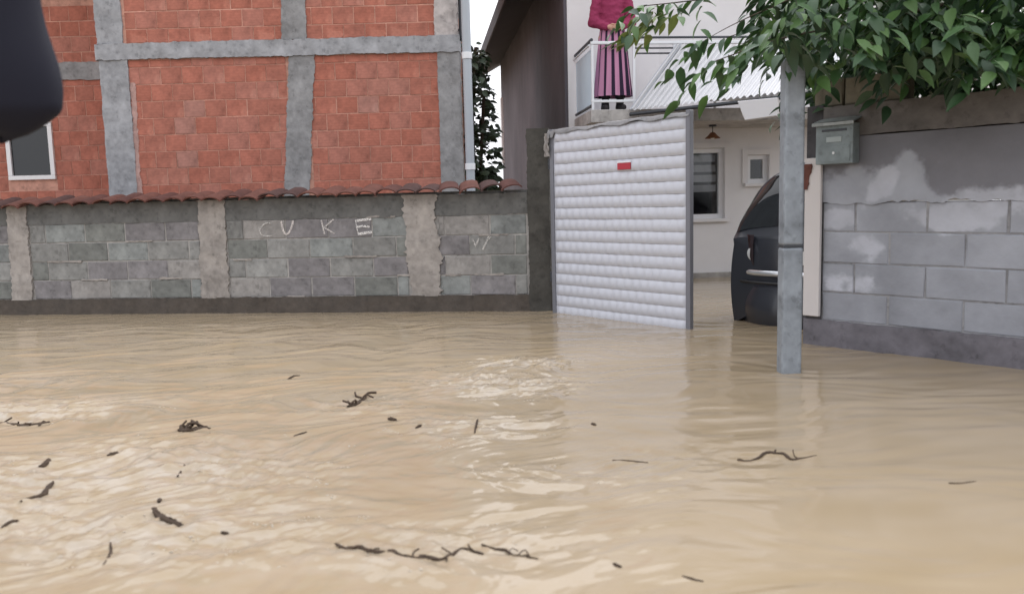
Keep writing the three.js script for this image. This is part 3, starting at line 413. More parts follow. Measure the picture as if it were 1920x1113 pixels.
// ---------- person on the balcony ----------
{
  const P0 = hw(0.40, 2.151, 0.86);
  const T = thing('person', 'person in magenta sweater and pink striped skirt leaning at the balcony rail', 'person', P0, HT - 0.05);
  const J = { hip: [0, 0.90, 0], waist: [0, 1.03, 0.01], chest: [0, 1.22, 0.0], neck: [0, 1.36, 0.0], neckT: [0, 1.44, 0.03] };
  const S = s => ({ sh: [s * 0.165, 1.32, 0], el: [s * 0.225, 1.05, 0.02], wr: [s * 0.07, 0.965, 0.16], hip: [s * 0.085, 0.86, 0], kn: [s * 0.09, 0.46, 0.02], an: [s * 0.09, 0.08, -0.02], toe: [s * 0.105, 0.035, 0.13] });
  const arms = [S(-1), S(1)];
  const skin = std(lin(0.52, 0.30, 0.22), 0.6), legm = std(lin(0.03, 0.026, 0.03), 0.8);
  const head = (x, y, z) => {
    const cx = x, cy = y - 1.545, cz = z - 0.035; let d = (Math.hypot(cx / 0.072, cy / 0.105, cz / 0.092) - 1) * 0.075;
    d = smin(d, capsule(x, y, z, [0, 1.465, 0.075], [0, 1.475, 0.085], 0.03, 0.025), 0.03);
    d = smin(d, capsule(x, y, z, [0, 1.555, 0.122], [0, 1.52, 0.137], 0.006, 0.013), 0.012);
    for (const s of [-1, 1]) { d = smin(d, capsule(x, y, z, [s * 0.074, 1.525, 0.025], [s * 0.078, 1.56, 0.015], 0.011, 0.013), 0.008); d = Math.max(d, -(Math.hypot(x - s * 0.03, y - 1.553, z - 0.138) - 0.016)); d = smin(d, Math.hypot(x - s * 0.03, y - 1.553, z - 0.116) - 0.013, 0.004); }
    d = smin(d, capsule(x, y, z, [-0.018, 1.492, 0.114], [0.018, 1.492, 0.114], 0.008, 0.008), 0.008); return d;
  };
  const hand = (s) => (x, y, z) => {
    const w = [s * 0.07, 0.965, 0.16], k = [s * 0.012, 0.950, 0.195]; let d = capsule(x, y, z, [s * 0.11, 0.98, 0.125], w, 0.026, 0.022); d = smin(d, capsule(x, y, z, w, [s * 0.03, 0.957, 0.185], 0.021, 0.019), 0.012); d = smin(d, capsule(x, y, z, w, [s * 0.025, 0.93, 0.185], 0.02, 0.017), 0.012);
    const o = s > 0 ? 0.012 : -0.006;
    [[0, 0.062], [0.018, 0.07], [0.036, 0.064], [0.052, 0.05]].forEach(([dy, l], i) => { const a = [s * 0.028, 0.968 - dy, 0.19 + o * 0.4], b = [s * (0.028 - l * 0.6), 0.966 - dy, 0.205 + o], c = [s * (0.028 - l), 0.962 - dy, 0.197 + o]; let f = Math.min(capsule(x, y, z, a, b, 0.009, 0.0085), capsule(x, y, z, b, c, 0.0085, 0.007)); d = smin(d, f, 0.004); });
    d = smin(d, Math.min(capsule(x, y, z, [s * 0.055, 0.982, 0.175], [s * 0.028, 0.992, 0.188], 0.011, 0.0095), capsule(x, y, z, [s * 0.028, 0.992, 0.188], [s * 0.004, 0.986, 0.195], 0.0095, 0.008)), 0.006); return d;
  };
  const body = (x, y, z) => {
    let d = capsule(x, y, z * 1.25, J.hip, J.waist, 0.135, 0.115); d = smin(d, capsule(x, y, z * 1.3, J.waist, J.chest, 0.115, 0.125), 0.05); d = smin(d, capsule(x, y, z, [-0.1, 1.31, 0], [0.1, 1.31, 0], 0.075, 0.075), 0.05); d = smin(d, capsule(x, y, z, J.neck, J.neckT, 0.052, 0.047), 0.03);
    for (const a of arms) { d = smin(d, smin(capsule(x, y, z, a.sh, a.el, 0.052, 0.042), capsule(x, y, z, a.el, a.wr, 0.041, 0.025), 0.01), 0.02); d = smin(d, smin(capsule(x, y, z, a.hip, a.kn, 0.085, 0.056), capsule(x, y, z, a.kn, a.an, 0.056, 0.036), 0.02), 0.03); }
    return d;
  };
  part('body', [field(0, 0.75, 0.03, 0.85, 110, body), field(0, 1.53, 0.03, 0.16, 90, head), field(-0.07, 0.965, 0.17, 0.11, 64, hand(-1)), field(0.07, 0.965, 0.17, 0.11, 64, hand(1))], skin, T);
  const hr = part('hair', field(0, 1.54, 0.01, 0.2, 70, (x, y, z) => { let d = (Math.hypot(x / 0.088, (y - 1.57) / 0.105, (z - 0.015) / 0.104) - 1) * 0.09; d = smin(d, capsule(x, y, z, [0, 1.52, -0.06], [0, 1.43, -0.055], 0.06, 0.045), 0.04); d = Math.max(d, -((Math.hypot(x / 0.07, (y - 1.52) / 0.085, (z - 0.115) / 0.08) - 1) * 0.08)); return d + 0.003 * Math.sin(x * 160 + y * 40); }), std(lin(0.05, 0.035, 0.03), 0.7), T);
  const sweat = (x, y, z) => {
    let d = capsule(x, y, z * 1.2, [0, 0.98, 0.01], J.chest, 0.15, 0.145); d = smin(d, capsule(x, y, z, [-0.105, 1.315, 0], [0.105, 1.315, 0], 0.085, 0.085), 0.05);
    for (const a of arms) d = smin(d, smin(capsule(x, y, z, a.sh, a.el, 0.075, 0.066), capsule(x, y, z, a.el, [a.wr[0] * 1.25, 0.972, 0.135], 0.062, 0.042), 0.03), 0.03);
    d += 0.006 * n3(x * 9, y * 14, z * 9) + 0.003 * n3(x * 24, y * 30, z * 24); d = Math.max(d, -(y - 0.925)); return Math.max(d, -(Math.hypot(x, (y - 1.43) * 1.0, z - 0.02) - 0.072));
  };
  part('sweater', field(0, 1.17, 0.02, 0.36, 80, sweat), std(lin(0.26, 0.028, 0.085), 0.95, { bumpMap: concreteBump, bumpScale: 0.003 }), T, 'magenta knitted sweater');
  // pleated skirt, the stripes woven into the cloth
  const st = tex(512, (u, v) => { const c = (u * 13) % 1, k = Math.abs(c - 0.5) < 0.2; return k ? [0.16, 0.11, 0.2] : [0.74, 0.52, 0.64]; }, [1, 1], true, 4);
  const sk = sheet(120, 24, (u, v) => { const a = u * Math.PI * 2, f = 1 - v, rx = 0.15 + 0.075 * f ** 0.8, rz = 0.125 + 0.06 * f ** 0.8, pl = 1 + (0.015 + 0.06 * f) * Math.sin(a * 13 + 0.6 * Math.sin(v * 4)); return [Math.cos(a) * rx * pl, 0.17 + v * 0.78, Math.sin(a) * rz * pl + 0.01]; }, (u, v) => [u, v]);
  part('skirt', sk, std(new THREE.Color(1, 1, 1), 0.95, { map: st }), T, 'pink and dark vertically striped skirt');
  for (const a of arms) { part('stocking', [new THREE.CylinderGeometry(0.062, 0.043, 0.30, 14).translate(a.an[0], 0.245, 0.0)], legm, T); part('shoe', field(a.an[0] + (a.toe[0] - a.an[0]) / 2, 0.06, 0.04, 0.2, 40, (x, y, z) => Math.max(smin(capsule(x, y, z, [a.an[0], 0.045, -0.035], a.toe, 0.045, 0.036), capsule(x, y, z, [a.an[0], 0.04, -0.02], [a.an[0], 0.12, -0.02], 0.045, 0.046), 0.03), 0.002 - y)), legm, T); }
}

// ---------- car in the yard ----------
{
  const T = thing('parked_car', 'dark hatchback parked tail out in the flooded driveway behind the pole', 'car', [3.80, -0.24, -8.02], -0.80);
  const paint = new THREE.MeshPhysicalMaterial({ color: lin(0.028, 0.031, 0.042), roughness: 0.35, clearcoat: 0.6, clearcoatRoughness: 0.15, side: THREE.DoubleSide }), black = std(lin(0.02, 0.02, 0.022), 0.6);
  // +z is the tail, turned to the street
  const keyZ = [-1.85, -1.75, -1.45, -0.95, -0.35, 0.3, 1.0, 1.4, 1.62, 1.74, 1.80, 1.83];
  const keyTop = [0.62, 0.86, 0.98, 1.10, 1.56, 1.66, 1.66, 1.62, 1.55, 1.34, 1.02, 0.98], keyW = [0.58, 0.72, 0.80, 0.83, 0.84, 0.84, 0.84, 0.83, 0.82, 0.80, 0.79, 0.77];
  const ip = (A, z) => { let i = 0; while (i < keyZ.length - 2 && z > keyZ[i + 1]) i++; const t = clamp((z - keyZ[i]) / (keyZ[i + 1] - keyZ[i])); return A[i] + (A[i + 1] - A[i]) * t; };
  const sm = (A, z) => (ip(A, z - 0.03) + ip(A, z) * 2 + ip(A, z + 0.03)) / 4;
  const sec = (z, v, off = 0) => { // v runs from one sill over the roof to the other
    const top = sm(keyTop, z), w = sm(keyW, z), belt = Math.min(0.98, top - 0.03), a = (v - 0.5) * 2, s = Math.sign(a), t = 1 - Math.abs(a);
    let x, y; if (t < 0.5) { const k = t / 0.5; y = 0.22 + (belt - 0.22) * k; x = w * (0.93 + 0.07 * Math.sin(Math.PI * (0.1 + 0.8 * k))); } else { const k = (t - 0.5) / 0.5, cab = clamp((top - 1.0) / 0.5), ang = Math.pow(k, 0.8) * Math.PI / 2; x = w * 0.97 * Math.pow(Math.max(0, Math.cos(ang)), 0.40 + 0.2 * (1 - cab)) * (1 - 0.18 * cab * Math.sin(ang)); y = belt + (top - belt) * Math.pow(Math.sin(ang), 0.9); }
    const n = Math.hypot(x, y - 0.7) || 1; return [s * (x + off * x / n), y + off * (y - 0.7) / n, z];
  };
  const Z0 = -1.85, Z1 = 1.83, cap = (z, cy, d) => sheet(64, 8, (u, v) => { const p = sec(z, u), k = 1 - v; return [p[0] * k, cy + (p[1] - cy) * k, z + d * (1 - k * k)]; });
  part('body', uvm(merge([sheet(64, 110, (u, v) => sec(Z0 + (Z1 - Z0) * v, u)), cap(Z1, 0.62, 0.05), cap(Z0, 0.42, -0.05)])), paint, T);
  part('rear_window', sheet(24, 12, (u, v) => { const z = 1.60 + v * 0.195, p = sec(z, 0.29 + u * 0.42, 0.008); return [p[0], p[1], p[2] + 0.008]; }), M.glassDark, T);
  for (const s of [-1, 1]) part('side_window', sheet(24, 4, (u, v) => sec(-0.35 + u * 1.75, 0.5 + s * (0.24 - v * 0.10), 0.006)), M.glassDark, T);
  part('windscreen', sheet(24, 10, (u, v) => sec(-0.90 + v * 0.5, 0.30 + u * 0.40, 0.006)), M.glassDark, T);
  // wrap-round pieces follow the rounded tail
  const wrap = (a0, a1, y0, y1, out, n = 24) => sheet(n, 6, (u, v) => { const a = a0 + (a1 - a0) * u, k = Math.abs(a), sw = 1 - Math.pow(k, 6) * 0.12; return [a * 0.865, y0 + v * (y1 - y0), 1.91 + out - 0.30 * Math.pow(k, 4) - 0.05 * (v - 0.5) ** 2]; });
  const B = part('bumper', uvm(sheet(56, 14, (u, v) => { const a = (u - 0.5) * 2, k = Math.abs(a), y = 0.18 + v * 0.40, b = Math.sin(Math.PI * (0.15 + 0.75 * v)); return [a * (0.84 + 0.025 * b), y, 1.90 + 0.075 * b - 0.42 * Math.pow(k, 3.6)]; })), paint, T);
  part('step_pad', uvm(wrap(-0.86, 0.86, 0.585, 0.61, 0.05)), black, B);
  part('tailgate', uvm(wrap(-0.80, 0.80, 0.62, 0.97, -0.02)), paint, T);
  part('trim_bar', uvm(wrap(-0.88, 0.62, 0.655, 0.70, 0.015)), std(lin(0.75, 0.77, 0.80), 0.22, { metalness: 0.7 }), T);
  for (const s of [-1, 1]) {
    const L = part('tail_light', uvm(wrap(s * 0.62, s * 0.985, 0.74, 1.0, 0.004, 10)), new THREE.MeshPhysicalMaterial({ color: lin(0.03, 0.012, 0.014), roughness: 0.15, clearcoat: 1 }), T);
    part('clear_lens', uvm(wrap(s * 0.66, s * 0.82, 0.78, 0.90, 0.010, 8)), new THREE.MeshPhysicalMaterial({ color: lin(0.72, 0.74, 0.76), roughness: 0.15, clearcoat: 1 }), L);
    part('mirror', [uvm(new RoundedBoxGeometry(0.2, 0.13, 0.09, 3, 0.035).translate(s * 0.95, 1.03, -0.72)), bar([s * 0.78, 0.98, -0.72], [s * 0.9, 1.0, -0.72], 0.02)], paint, T);
  }
  part('number_plate', rb(-0.26, 0.26, 0.76, 0.87, 1.895, 1.905, 0.003), std(lin(0.75, 0.75, 0.74), 0.5), T);
  for (const [x, z] of [[-0.76, 1.1], [0.76, 1.1], [-0.76, -1.2], [0.76, -1.2]]) { const W = part('wheel', new THREE.TorusGeometry(0.225, 0.085, 12, 28).rotateY(Math.PI / 2).scale(1.1, 1, 1).translate(x, 0.30, z), black, T); part('rim', new THREE.CylinderGeometry(0.17, 0.17, 0.12, 20).rotateZ(Math.PI / 2).translate(x, 0.30, z), M.galv, W); }
}

// ---------- slim pipe and shrub in the gap between the houses ----------
{
  const T = thing('standpipe', 'pale slim pipe rising behind the block wall between the houses', 'pipe', [-0.435, 0, -9.45]);
  part('pipe', uvm(new THREE.CylinderGeometry(0.05, 0.05, 5.2, 18).translate(0, 2.15, 0)), std(lin(0.46, 0.51, 0.58), 0.5, { map: plasterMap }), T);
  part('collar', [new THREE.CylinderGeometry(0.058, 0.058, 0.07, 18).translate(0, 2.72, 0), new THREE.CylinderGeometry(0.058, 0.058, 0.07, 18).translate(0, 1.5, 0)], M.whiteMetal, T);
}
function leafGeo(l, w, fold, droop) { // pointed blade, folded on its midrib
  const p = [], ix = [], N = 5; for (let i = 0; i <= N; i++) { const t = i / N, ww = w * Math.sin(Math.PI * Math.pow(t, 0.75)) * 0.5 + (i === 0 ? 0.002 : 0), y = -droop * t * t * l; p.push(-ww, y + fold * ww, t * l, 0, y, t * l, ww, y + fold * ww, t * l); }
  for (let i = 0; i < N; i++) { const a = i * 3; ix.push(a, a + 1, a + 4, a, a + 4, a + 3, a + 1, a + 2, a + 5, a + 1, a + 5, a + 4); }
  const g = new THREE.BufferGeometry(); g.setAttribute('position', new THREE.Float32BufferAttribute(p, 3)); g.setIndex(ix); g.computeVertexNormals(); return g;
}
const leafMat = (r, g, b) => new THREE.MeshPhysicalMaterial({ color: lin(r, g, b), roughness: 0.55, transmission: 0.3, thickness: 0, side: THREE.DoubleSide });
{
  const r = rng(808), T = thing('shrub', 'dark leafy shrub filling the gap beside the pale pipe', 'shrub', [-0.52, 0, -12.2]);
  part('stem', [tube([[0, -0.42, 0], [0.05, 1, 0], [0.0, 2.2, 0.1], [0.1, 3.3, 0]], 0.04, 12), tube([[0.02, 0.6, 0], [0.12, 1.6, 0.3], [0.2, 2.6, 0.4]], 0.025, 10), tube([[0.02, 0.5, 0], [-0.1, 1.5, -0.2], [-0.12, 2.7, -0.4]], 0.025, 10)], M.bark, T);
  const n = 1500, im = new THREE.InstancedMesh(leafGeo(0.13, 0.075, 0.3, 0.3), new THREE.MeshStandardMaterial({ color: 0xffffff, roughness: 0.5, side: THREE.DoubleSide }), n); im.name = 'crown'; im.userData.kind = 'stuff'; im.castShadow = im.receiveShadow = true;
  const o = new THREE.Object3D(); for (let i = 0; i < n; i++) { const y = 0.7 + 2.55 * Math.pow(r(), 0.9), wdt = 0.62 * (y < 2.3 ? 1 : 1 - (y - 2.3) * 0.45); o.position.set(0.02 + rr(-0.45, 0.55, r) * wdt, y, rr(-0.9, 0.9, r)); if (n3(o.position.x * 3, y * 3, o.position.z * 2) < -0.25) { o.position.y = rr(0.6, 1.6, r); } o.rotation.set(rr(-0.6, 1.4, r), rr(0, 6.28, r), rr(-0.6, 0.6, r)); o.scale.setScalar(rr(0.6, 1.2, r)); o.updateMatrix(); im.setMatrixAt(i, o.matrix); const k = rr(0.5, 1.2, r); im.setColorAt(i, lin(0.035 * k, 0.06 * k, 0.032 * k)); }
  T.add(im);
}

// ---------- tree over the garden wall ----------
{
  const r = rng(4242), T = thing('tree', 'leafy green tree hanging its boughs over the garden wall and gateway', 'tree', [4.7, 0, -5.3]);
  const B = [4.7, 0, -5.3], loc = p => [p[0] - B[0], p[1], p[2] - B[2]];
  part('trunk', uvm(merge([tube([[0, -0.45, 0], [0.03, 0.7, 0.02], [-0.08, 1.6, -0.03], [-0.2, 2.5, 0]], 0.13, 16, 12), tube([[-0.2, 2.45, 0], [-0.1, 3.2, 0.1], [0.2, 4.0, 0.2]], 0.09, 10, 10)])), M.bark, T);
  const limbs = [
    [[4.5, 2.45, -5.3], [3.6, 2.75, -5.4], [2.7, 2.62, -5.5], [1.9, 2.5, -5.75], [1.35, 2.47, -6.0], [0.98, 2.46, -6.1]],
    [[4.5, 2.4, -5.3], [3.7, 2.45, -5.1], [2.9, 2.25, -5.0], [2.2, 2.12, -5.1], [1.7, 2.06, -5.3], [1.36, 1.97, -5.5]],
    [[4.5, 2.3, -5.3], [3.9, 2.3, -4.9], [3.3, 2.1, -4.85], [2.75, 1.98, -4.9]],
    [[4.52, 2.6, -5.2], [3.9, 3.1, -5.0], [3.1, 3.1, -5.2], [2.4, 2.95, -5.5]],
    [[4.55, 2.5, -5.3], [4.2, 2.7, -5.8], [3.5, 2.6, -6.2], [2.8, 2.5, -6.4], [2.2, 2.45, -6.6], [1.75, 2.34, -6.7]],
    [[2.3, 2.52, -5.6], [1.85, 2.36, -5.6], [1.5, 2.22, -5.65], [1.30, 2.12, -5.7]],
  ];
  const twigs = [];
  limbs.forEach((L, i) => { const g = tube(L.map(loc), i < 5 ? 0.026 : 0.011, 32, 7), a = g.attributes.position, c = new THREE.CatmullRomCurve3(L.map(q => new THREE.Vector3(...loc(q))), false, 'centripetal'); for (let k = 0; k < a.count; k++) { const t = Math.floor(k / 8) / 32, q = c.getPointAt(t), s = 1 - 0.88 * Math.pow(t, 0.8) ; a.setXYZ(k, q.x + (a.getX(k) - q.x) * s, q.y + (a.getY(k) - q.y) * s, q.z + (a.getZ(k) - q.z) * s); } g.computeVertexNormals(); part('branch', uvm(g), M.bark, T); });
  const g1 = leafGeo(0.15, 0.062, 0.35, 0.25), g2 = leafGeo(0.11, 0.052, 0.4, 0.35), g3 = leafGeo(0.17, 0.07, 0.25, 0.45);
  const mats = [leafMat(0.055, 0.135, 0.035), leafMat(0.04, 0.10, 0.035), leafMat(0.085, 0.18, 0.04), leafMat(0.03, 0.075, 0.032), leafMat(0.17, 0.22, 0.05)];
  const leaves = [];   // [x, y, z, yaw, pitch, roll, scale, tone]
  // a compound leaf: blades paired along a drooping rachis
  function spray(p, dir, len, n, tone) {
    const up = rr(-0.5, -0.05, r), yaw = Math.atan2(dir[0], dir[1]);
    for (let k = 0; k < n; k++) { const t = k / (n - 1 || 1), x = p[0] + Math.sin(yaw) * len * t, z = p[2] + Math.cos(yaw) * len * t, y = p[1] + len * (up * t - 0.55 * t * t); const side = k === n - 1 ? 0 : (k % 2 ? 1 : -1) * rr(0.6, 1.2, r); leaves.push([x, y, z, yaw + side, rr(0.1, 0.9, r), rr(-0.7, 0.7, r), rr(0.7, 1.15, r), tone ?? Math.floor(r() * 3.4)]); }
  }
  const pt = (L, t) => { const c = new THREE.CatmullRomCurve3(L.map(q => new THREE.Vector3(...q)), false, 'centripetal'); return c.getPoint(t); };
  limbs.forEach((L, i) => { const c = new THREE.CatmullRomCurve3(L.map(q => new THREE.Vector3(...q)), false, 'centripetal'); const N = [40, 38, 34, 34, 30, 13][i]; for (let k = 0; k < N; k++) { const t = 0.12 + 0.88 * (k + r()) / N, q = c.getPoint(Math.min(1, t)); if (q.x < 1.95 && n2(q.x * 3.4 + i * 5, 2.7) < -0.05) continue; const a = rr(-1, 1, r) * 1.7 - 1.57; spray([q.x, q.y, q.z], [Math.sin(a), Math.cos(a)], rr(0.16, 0.34, r), 5 + Math.floor(r() * 4)); } });
  // the thick of the crown over the wall
  for (let k = 0; k < 900; k++) { const x = rr(1.85, 4.6, r), z = rr(-6.5, -4.65, r), low = 1.93 + 0.12 * n2(x * 1.7, z * 1.3) + clamp(2.15 - x, 0, 0.5) * 0.55 + (z < -5.6 ? 0.12 : 0), y = low + (3.5 - low) * Math.pow(r(), 1.35); const a = rr(0, 6.28, r); spray([x, y, z], [Math.sin(a), Math.cos(a)], rr(0.14, 0.3, r), 5 + Math.floor(r() * 3), r() < 0.3 ? 3 : undefined); }
  // boughs drooping over the pole and the wall top
  for (const [x, y, z, n, s] of [[1.72, 2.03, -4.82, 12, 0.16], [1.95, 2.02, -4.85, 12, 0.2], [2.5, 1.86, -4.82, 14, 0.22], [2.72, 1.84, -4.75, 14, 0.2], [2.95, 1.9, -4.7, 12, 0.22], [2.25, 1.98, -4.85, 12, 0.22], [3.2, 1.98, -4.6, 12, 0.22]]) for (let k = 0; k < n; k++) { const a = rr(0, 6.28, r); spray([x + rr(-s, s, r), y + rr(-0.05, 0.22, r), z + rr(-s, s, r) * 0.6], [Math.sin(a), Math.cos(a)], rr(0.12, 0.24, r), 5, r() < 0.4 ? 3 : undefined); }
  // inner boughs behind the wall
  for (let k = 0; k < 330; k++) { const x = rr(2.35, 4.5, r), back = rr(0.3, 1.2, r), z = -6.051 + (x - 2.161) * 1.12 - back, a = rr(0, 6.28, r); spray([x, rr(1.75, 2.35, r), z], [Math.sin(a), Math.cos(a)], rr(0.12, 0.26, r), 5, r() < 0.5 ? 3 : 1); }
  // yellowing shoot in front of the balcony
  for (let k = 0; k < 4; k++) spray([1.06 + k * 0.05, 2.42 - k * 0.015, -6.1 + k * 0.04], [-1, 0.2 - k * 0.2], 0.24, 6, 4);
  part('twig', uvm(tube([[1.0, 2.46, -6.1], [0.9, 2.42, -6.1], [0.8, 2.33, -6.12]].map(loc), 0.006, 8, 5)), M.bark, T);
  const geos = [g1, g2, g3], o = new THREE.Object3D(); o.rotation.order = 'YXZ';
  // nearest ones that show as separate leaves are parts, the rest is the crown
  leaves.forEach(l => { l.show = (l[0] < 2.0 ? 2 : 0) + (l[2] > -5.0 ? 1 : 0) + (l[1] < 2.1 ? 1 : 0); });
  leaves.sort((a, b) => b.show - a.show);
  const put = (l, q) => { q.position.set(l[0] - B[0], l[1], l[2] - B[2]); q.rotation.set(l[4], l[3], l[5], 'YXZ'); q.scale.setScalar(l[6]); };
  const solo = leaves.slice(0, 290), rest = leaves.slice(290);
  solo.forEach((l, i) => { const m = new THREE.Mesh(geos[i % 3], mats[l[7]]); m.name = 'leaf'; m.castShadow = m.receiveShadow = true; put(l, m); T.add(m); });
  const im = new THREE.InstancedMesh(g1, new THREE.MeshPhysicalMaterial({ color: 0xffffff, roughness: 0.55, transmission: 0.3, thickness: 0, side: THREE.DoubleSide }), rest.length); im.name = 'crown'; im.userData.kind = 'stuff'; im.castShadow = im.receiveShadow = true;
  rest.forEach((l, i) => { put(l, o); o.updateMatrix(); im.setMatrixAt(i, o.matrix); im.setColorAt(i, mats[l[7]].color.clone().multiplyScalar(rr(0.8, 1.2, r))); }); T.add(im);
}

// ---------- dark jacket hanging close to the camera ----------
{
  const T = thing('hanging_jacket', 'dark navy cloth hanging into view in front of the brick house', 'jacket', [-1.385, 1.30, -2.3]);
  const m = new THREE.MeshPhysicalMaterial({ color: lin(0.009, 0.0095, 0.019), roughness: 0.75, specularIntensity: 0.5, side: THREE.DoubleSide });
  const g = sheet(64, 48, (u, v) => { const a = u * Math.PI * 2, y = v * 0.66; const end = Math.pow(clamp(y / 0.075), 0.42), bulge = 1 + 0.12 * Math.exp(-(((y - 0.15) / 0.12) ** 2)) - 0.22 * sstep(0.2, 0.62, y), f = 1 + 0.02 * Math.sin(a * 5 + y * 6) + 0.012 * Math.sin(a * 2 + y * 17); return [Math.cos(a) * 0.148 * end * bulge * f + 0.006 * Math.sin(y * 14), y - 0.01 * Math.sin(a * 3) * (1 - end), Math.sin(a) * 0.085 * end * bulge * f]; });
  part('sleeve', uvm(g), m, T);
  part('strap', [bar([0, 0.65, 0], [0, 1.2, 0], 0.01)], m, T);
  const P = thing('wooden_post', 'rough wooden post with an arm at the left edge', 'post', [-1.9, 0, -2.3]);
  part('shaft', rb(-0.05, 0.05, -0.45, 2.62, -0.05, 0.05, 0.01), M.bark, P); part('arm', rb(-0.1, 0.62, 2.5, 2.57, -0.03, 0.03, 0.01), M.bark, P);
}

// ---------- driftwood on the water ----------
{
  const D = {
    long: [[-0.599, -2.596], [-0.552, -2.551], [-0.516, -2.561], [-0.479, -2.522], [-0.433, -2.504], [-0.400, -2.510], [-0.367, -2.472], [-0.319, -2.458], [-0.287, -2.472], [-0.244, -2.457], [-0.205, -2.490], [-0.177, -2.529], [-0.147, -2.515], [-0.112, -2.485]],
    tail: [[-0.118, -2.566], [-0.080, -2.531], [-0.040, -2.516], [-0.017, -2.471], [0.021, -2.454], [0.059, -2.436]],
    mid: [[0.926, -3.353], [0.963, -3.350], [1.013, -3.367], [1.070, -3.429], [1.108, -3.419], [1.139, -3.409], [1.148, -3.342], [1.187, -3.353], [1.272, -3.390]],
    clumpA: [[-1.691, -4.053], [-1.636, -4.029], [-1.605, -4.075], [-1.570, -4.111]], clumpB: [[-0.914, -4.429], [-0.882, -4.509], [-0.866, -4.620], [-0.868, -4.698]],
    diag: [[-1.890, -3.038], [-1.877, -3.094], [-1.865, -3.146], [-1.878, -3.226], [-1.890, -3.317]], curl: [[-1.339, -2.936], [-1.302, -2.892], [-1.251, -2.828], [-1.209, -2.796], [-1.165, -2.755]],
    rippleL: [[-2.715, -4.259], [-2.631, -4.251], [-2.540, -4.201], [-2.494, -4.218], [-2.460, -4.267]], stub: [[-2.081, -3.497], [-2.065, -3.511], [-2.066, -3.555]], edge: [[-1.815, -2.797], [-1.802, -2.825], [-1.790, -2.853]],
    arc: [[-1.300, -2.476], [-1.306, -2.523], [-1.331, -2.589], [-1.362, -2.650]], tick: [[-1.403, -3.313], [-1.424, -3.390], [-1.430, -3.461]], thinR: [[0.408, -3.402], [0.456, -3.391], [0.500, -3.380], [0.555, -3.361]], pale: [[1.629, -3.006], [1.680, -3.008], [1.745, -3.027]],
    bit1: [[-1.455, -5.231], [-1.430, -5.293], [-1.398, -5.306]], bit2: [[-0.653, -4.159], [-0.610, -4.123]], bit3: [[-0.195, -3.861], [-0.192, -3.974], [-0.189, -4.094]], bit4: [[0.379, -3.980], [0.394, -3.949]], bit5: [[-1.859, -3.654], [-1.816, -3.675]], bit6: [[-1.342, -2.990], [-1.373, -3.070]], bit7: [[-1.071, -3.885], [-1.019, -3.935]], bit8: [[0.287, -2.393], [0.309, -2.370]], bit9: [[-1.012, -2.713], [-0.983, -2.698]], bit10: [[-0.486, -3.944], [-0.464, -3.980]], lowR: [[0.479, -2.310], [0.506, -2.288], [0.533, -2.273]],
  };
  const info = {
    long: ['floating_branch', 'longest dark knotty branch floating near the bottom edge', 0.0085, 1], tail: ['floating_branch', 'thin forked twig trailing right of the longest floating branch', 0.0055, 0],
    mid: ['floating_branch', 'crooked dark twig floating alone in the pale water below the pole', 0.007, 0], clumpA: ['driftwood_clump', 'dark clump of driftwood floating below the first wall pillar', 0.016, 2], clumpB: ['driftwood_clump', 'dark clump of driftwood drifting below the chalk letters', 0.016, 2],
    diag: ['floating_stick', 'straight dark stick slanting in the froth at the left edge', 0.011, 0], curl: ['floating_stick', 'thick dark curved stick riding a ripple at lower left', 0.014, 0], rippleL: ['floating_stick', 'flat dark strip standing in for a water ripple at the left edge', 0.012, 1],  // last entry: dark of a water ripple, built as a wood-coloured strip
    stub: ['wood_chunk', 'stubby dark wood chunk above the slanting stick', 0.014, 0], edge: ['floating_stick', 'short stick touching the left edge under the slanting stick', 0.008, 0], arc: ['floating_twig', 'bow shaped thin twig at the lower left', 0.005, 0], tick: ['floating_twig', 'small upright tick shaped twig above the curved stick', 0.006, 0],
    thinR: ['floating_twig', 'very thin twig left of the crooked twig', 0.0035, 0], pale: ['floating_stick', 'small pale brown stick alone at the right', 0.006, 0], bit1: ['floating_twig', 'small twig far out in front of the block wall', 0.009, 0], bit2: ['wood_chunk', 'small dark chip right of the clump under the letters', 0.012, 0],
    bit3: ['floating_twig', 'upright twig in the splash at the middle', 0.006, 0], bit4: ['wood_chunk', 'tiny dark chip in front of the gate', 0.010, 0], bit5: ['wood_chunk', 'dark chip in the froth below the left clump', 0.012, 0], bit6: ['wood_chunk', 'dark speck of wood just behind the curved stick', 0.008, 0], bit7: ['floating_twig', 'short faint twig between the two driftwood clumps', 0.007, 0],
    bit8: ['wood_chunk', 'tiny chip at the bottom right of the longest branch', 0.006, 0], bit9: ['wood_chunk', 'little chip between the curved stick and the longest branch', 0.006, 0], bit10: ['wood_chunk', 'tiny chip left of the splash at the middle', 0.008, 0], lowR: ['floating_twig', 'faint slanting twig close to the bottom edge', 0.004, 0],
  };
  const r = rng(99);
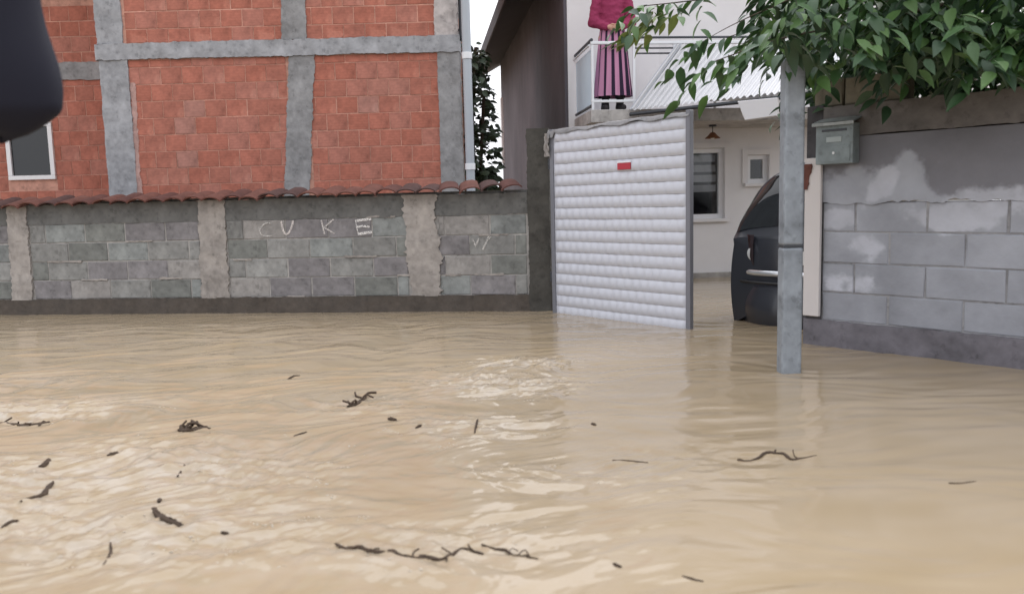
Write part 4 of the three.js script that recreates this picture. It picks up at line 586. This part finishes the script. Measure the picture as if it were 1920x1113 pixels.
  for (const k of Object.keys(D)) {
    const [name, label, rad, extra] = info[k], P = D[k], c = P[Math.floor(P.length / 2)];
    const T = thing(name, label, name.includes('clump') ? 'driftwood' : name.split('_')[1], [c[0], 0, c[1]], 0, 'driftwood afloat on the flood');
    const pts = P.map(([x, z]) => [x - c[0], waterY(x, z) + rad * rr(-0.2, 0.5, r), z - c[1]]), n = Math.max(8, P.length * 5);
    const g = tube(pts, rad, n, 7), a = g.attributes.position, cu = new THREE.CatmullRomCurve3(pts.map(q => new THREE.Vector3(...q)), false, 'centripetal');
    for (let i = 0; i < a.count; i++) { const t = Math.floor(i / 8) / n, q = cu.getPointAt(Math.min(1, t)), s = (0.35 + 0.65 * Math.pow(Math.sin(Math.PI * clamp(0.06 + t * 0.9)), 0.6)) * (1 + 0.35 * n2(t * 14 + rad * 900, i % 8)) ; a.setXYZ(i, q.x + (a.getX(i) - q.x) * s, q.y + (a.getY(i) - q.y) * s * 0.8, q.z + (a.getZ(i) - q.z) * s); }
    g.computeVertexNormals(); part(name === 'wood_chunk' ? 'wood' : 'stem', uvm(g), k === 'pale' ? M.driedWood : M.wetWood, T);
    const off = extra === 1 ? 9 : extra === 2 ? 7 : name === 'floating_branch' ? 3 : 0;
    for (let i = 0; i < off; i++) { const q = cu.getPointAt(rr(0.05, 0.95, r)), an = rr(0, 6.28, r), l = rr(0.02, 0.05, r) * (extra === 2 ? 2 : 1); part('side_twig', tube([[q.x, q.y, q.z], [q.x + Math.cos(an) * l * 0.5, q.y + rr(0, 0.5, r) * l, q.z + Math.sin(an) * l * 0.5], [q.x + Math.cos(an + 0.5) * l, q.y + rr(-0.1, 0.6, r) * l, q.z + Math.sin(an + 0.5) * l]], rad * rr(0.25, 0.5, r), 6, 5), M.wetWood, T); }
  }
  // froth carried on the current
  const n = 1100, im = new THREE.InstancedMesh(new THREE.SphereGeometry(1, 7, 5), std(lin(0.44, 0.38, 0.31), 0.8), n); im.name = 'foam'; im.castShadow = im.receiveShadow = true; tag(im, 'pale froth in patches on the muddy water', 'foam', null, 'stuff');
  const o = new THREE.Object3D(); let i = 0, guard = 0; while (i < n && guard++ < 400000) { const b = boils[Math.floor(r() * 9)], x = b[0] + rr(-1.3, 1.3, r) * b[2], z = b[1] + rr(-1.3, 1.3, r) * b[3], m = n2(x * 3.1 + 7, z * 5.3) + 0.5 * n2(x * 9, z * 14); if (m < 0.72 || turb(x, z) < 0.25) continue; const s = 0.0016 + 0.0028 * r() ** 3; o.position.set(x, waterY(x, z) + s * 0.1, z); o.scale.set(s * rr(1, 1.8, r), s * 0.6, s); o.updateMatrix(); im.setMatrixAt(i++, o.matrix); } im.count = i; scene.add(im);
}
shade(scene);
renderer.render(scene, camera);
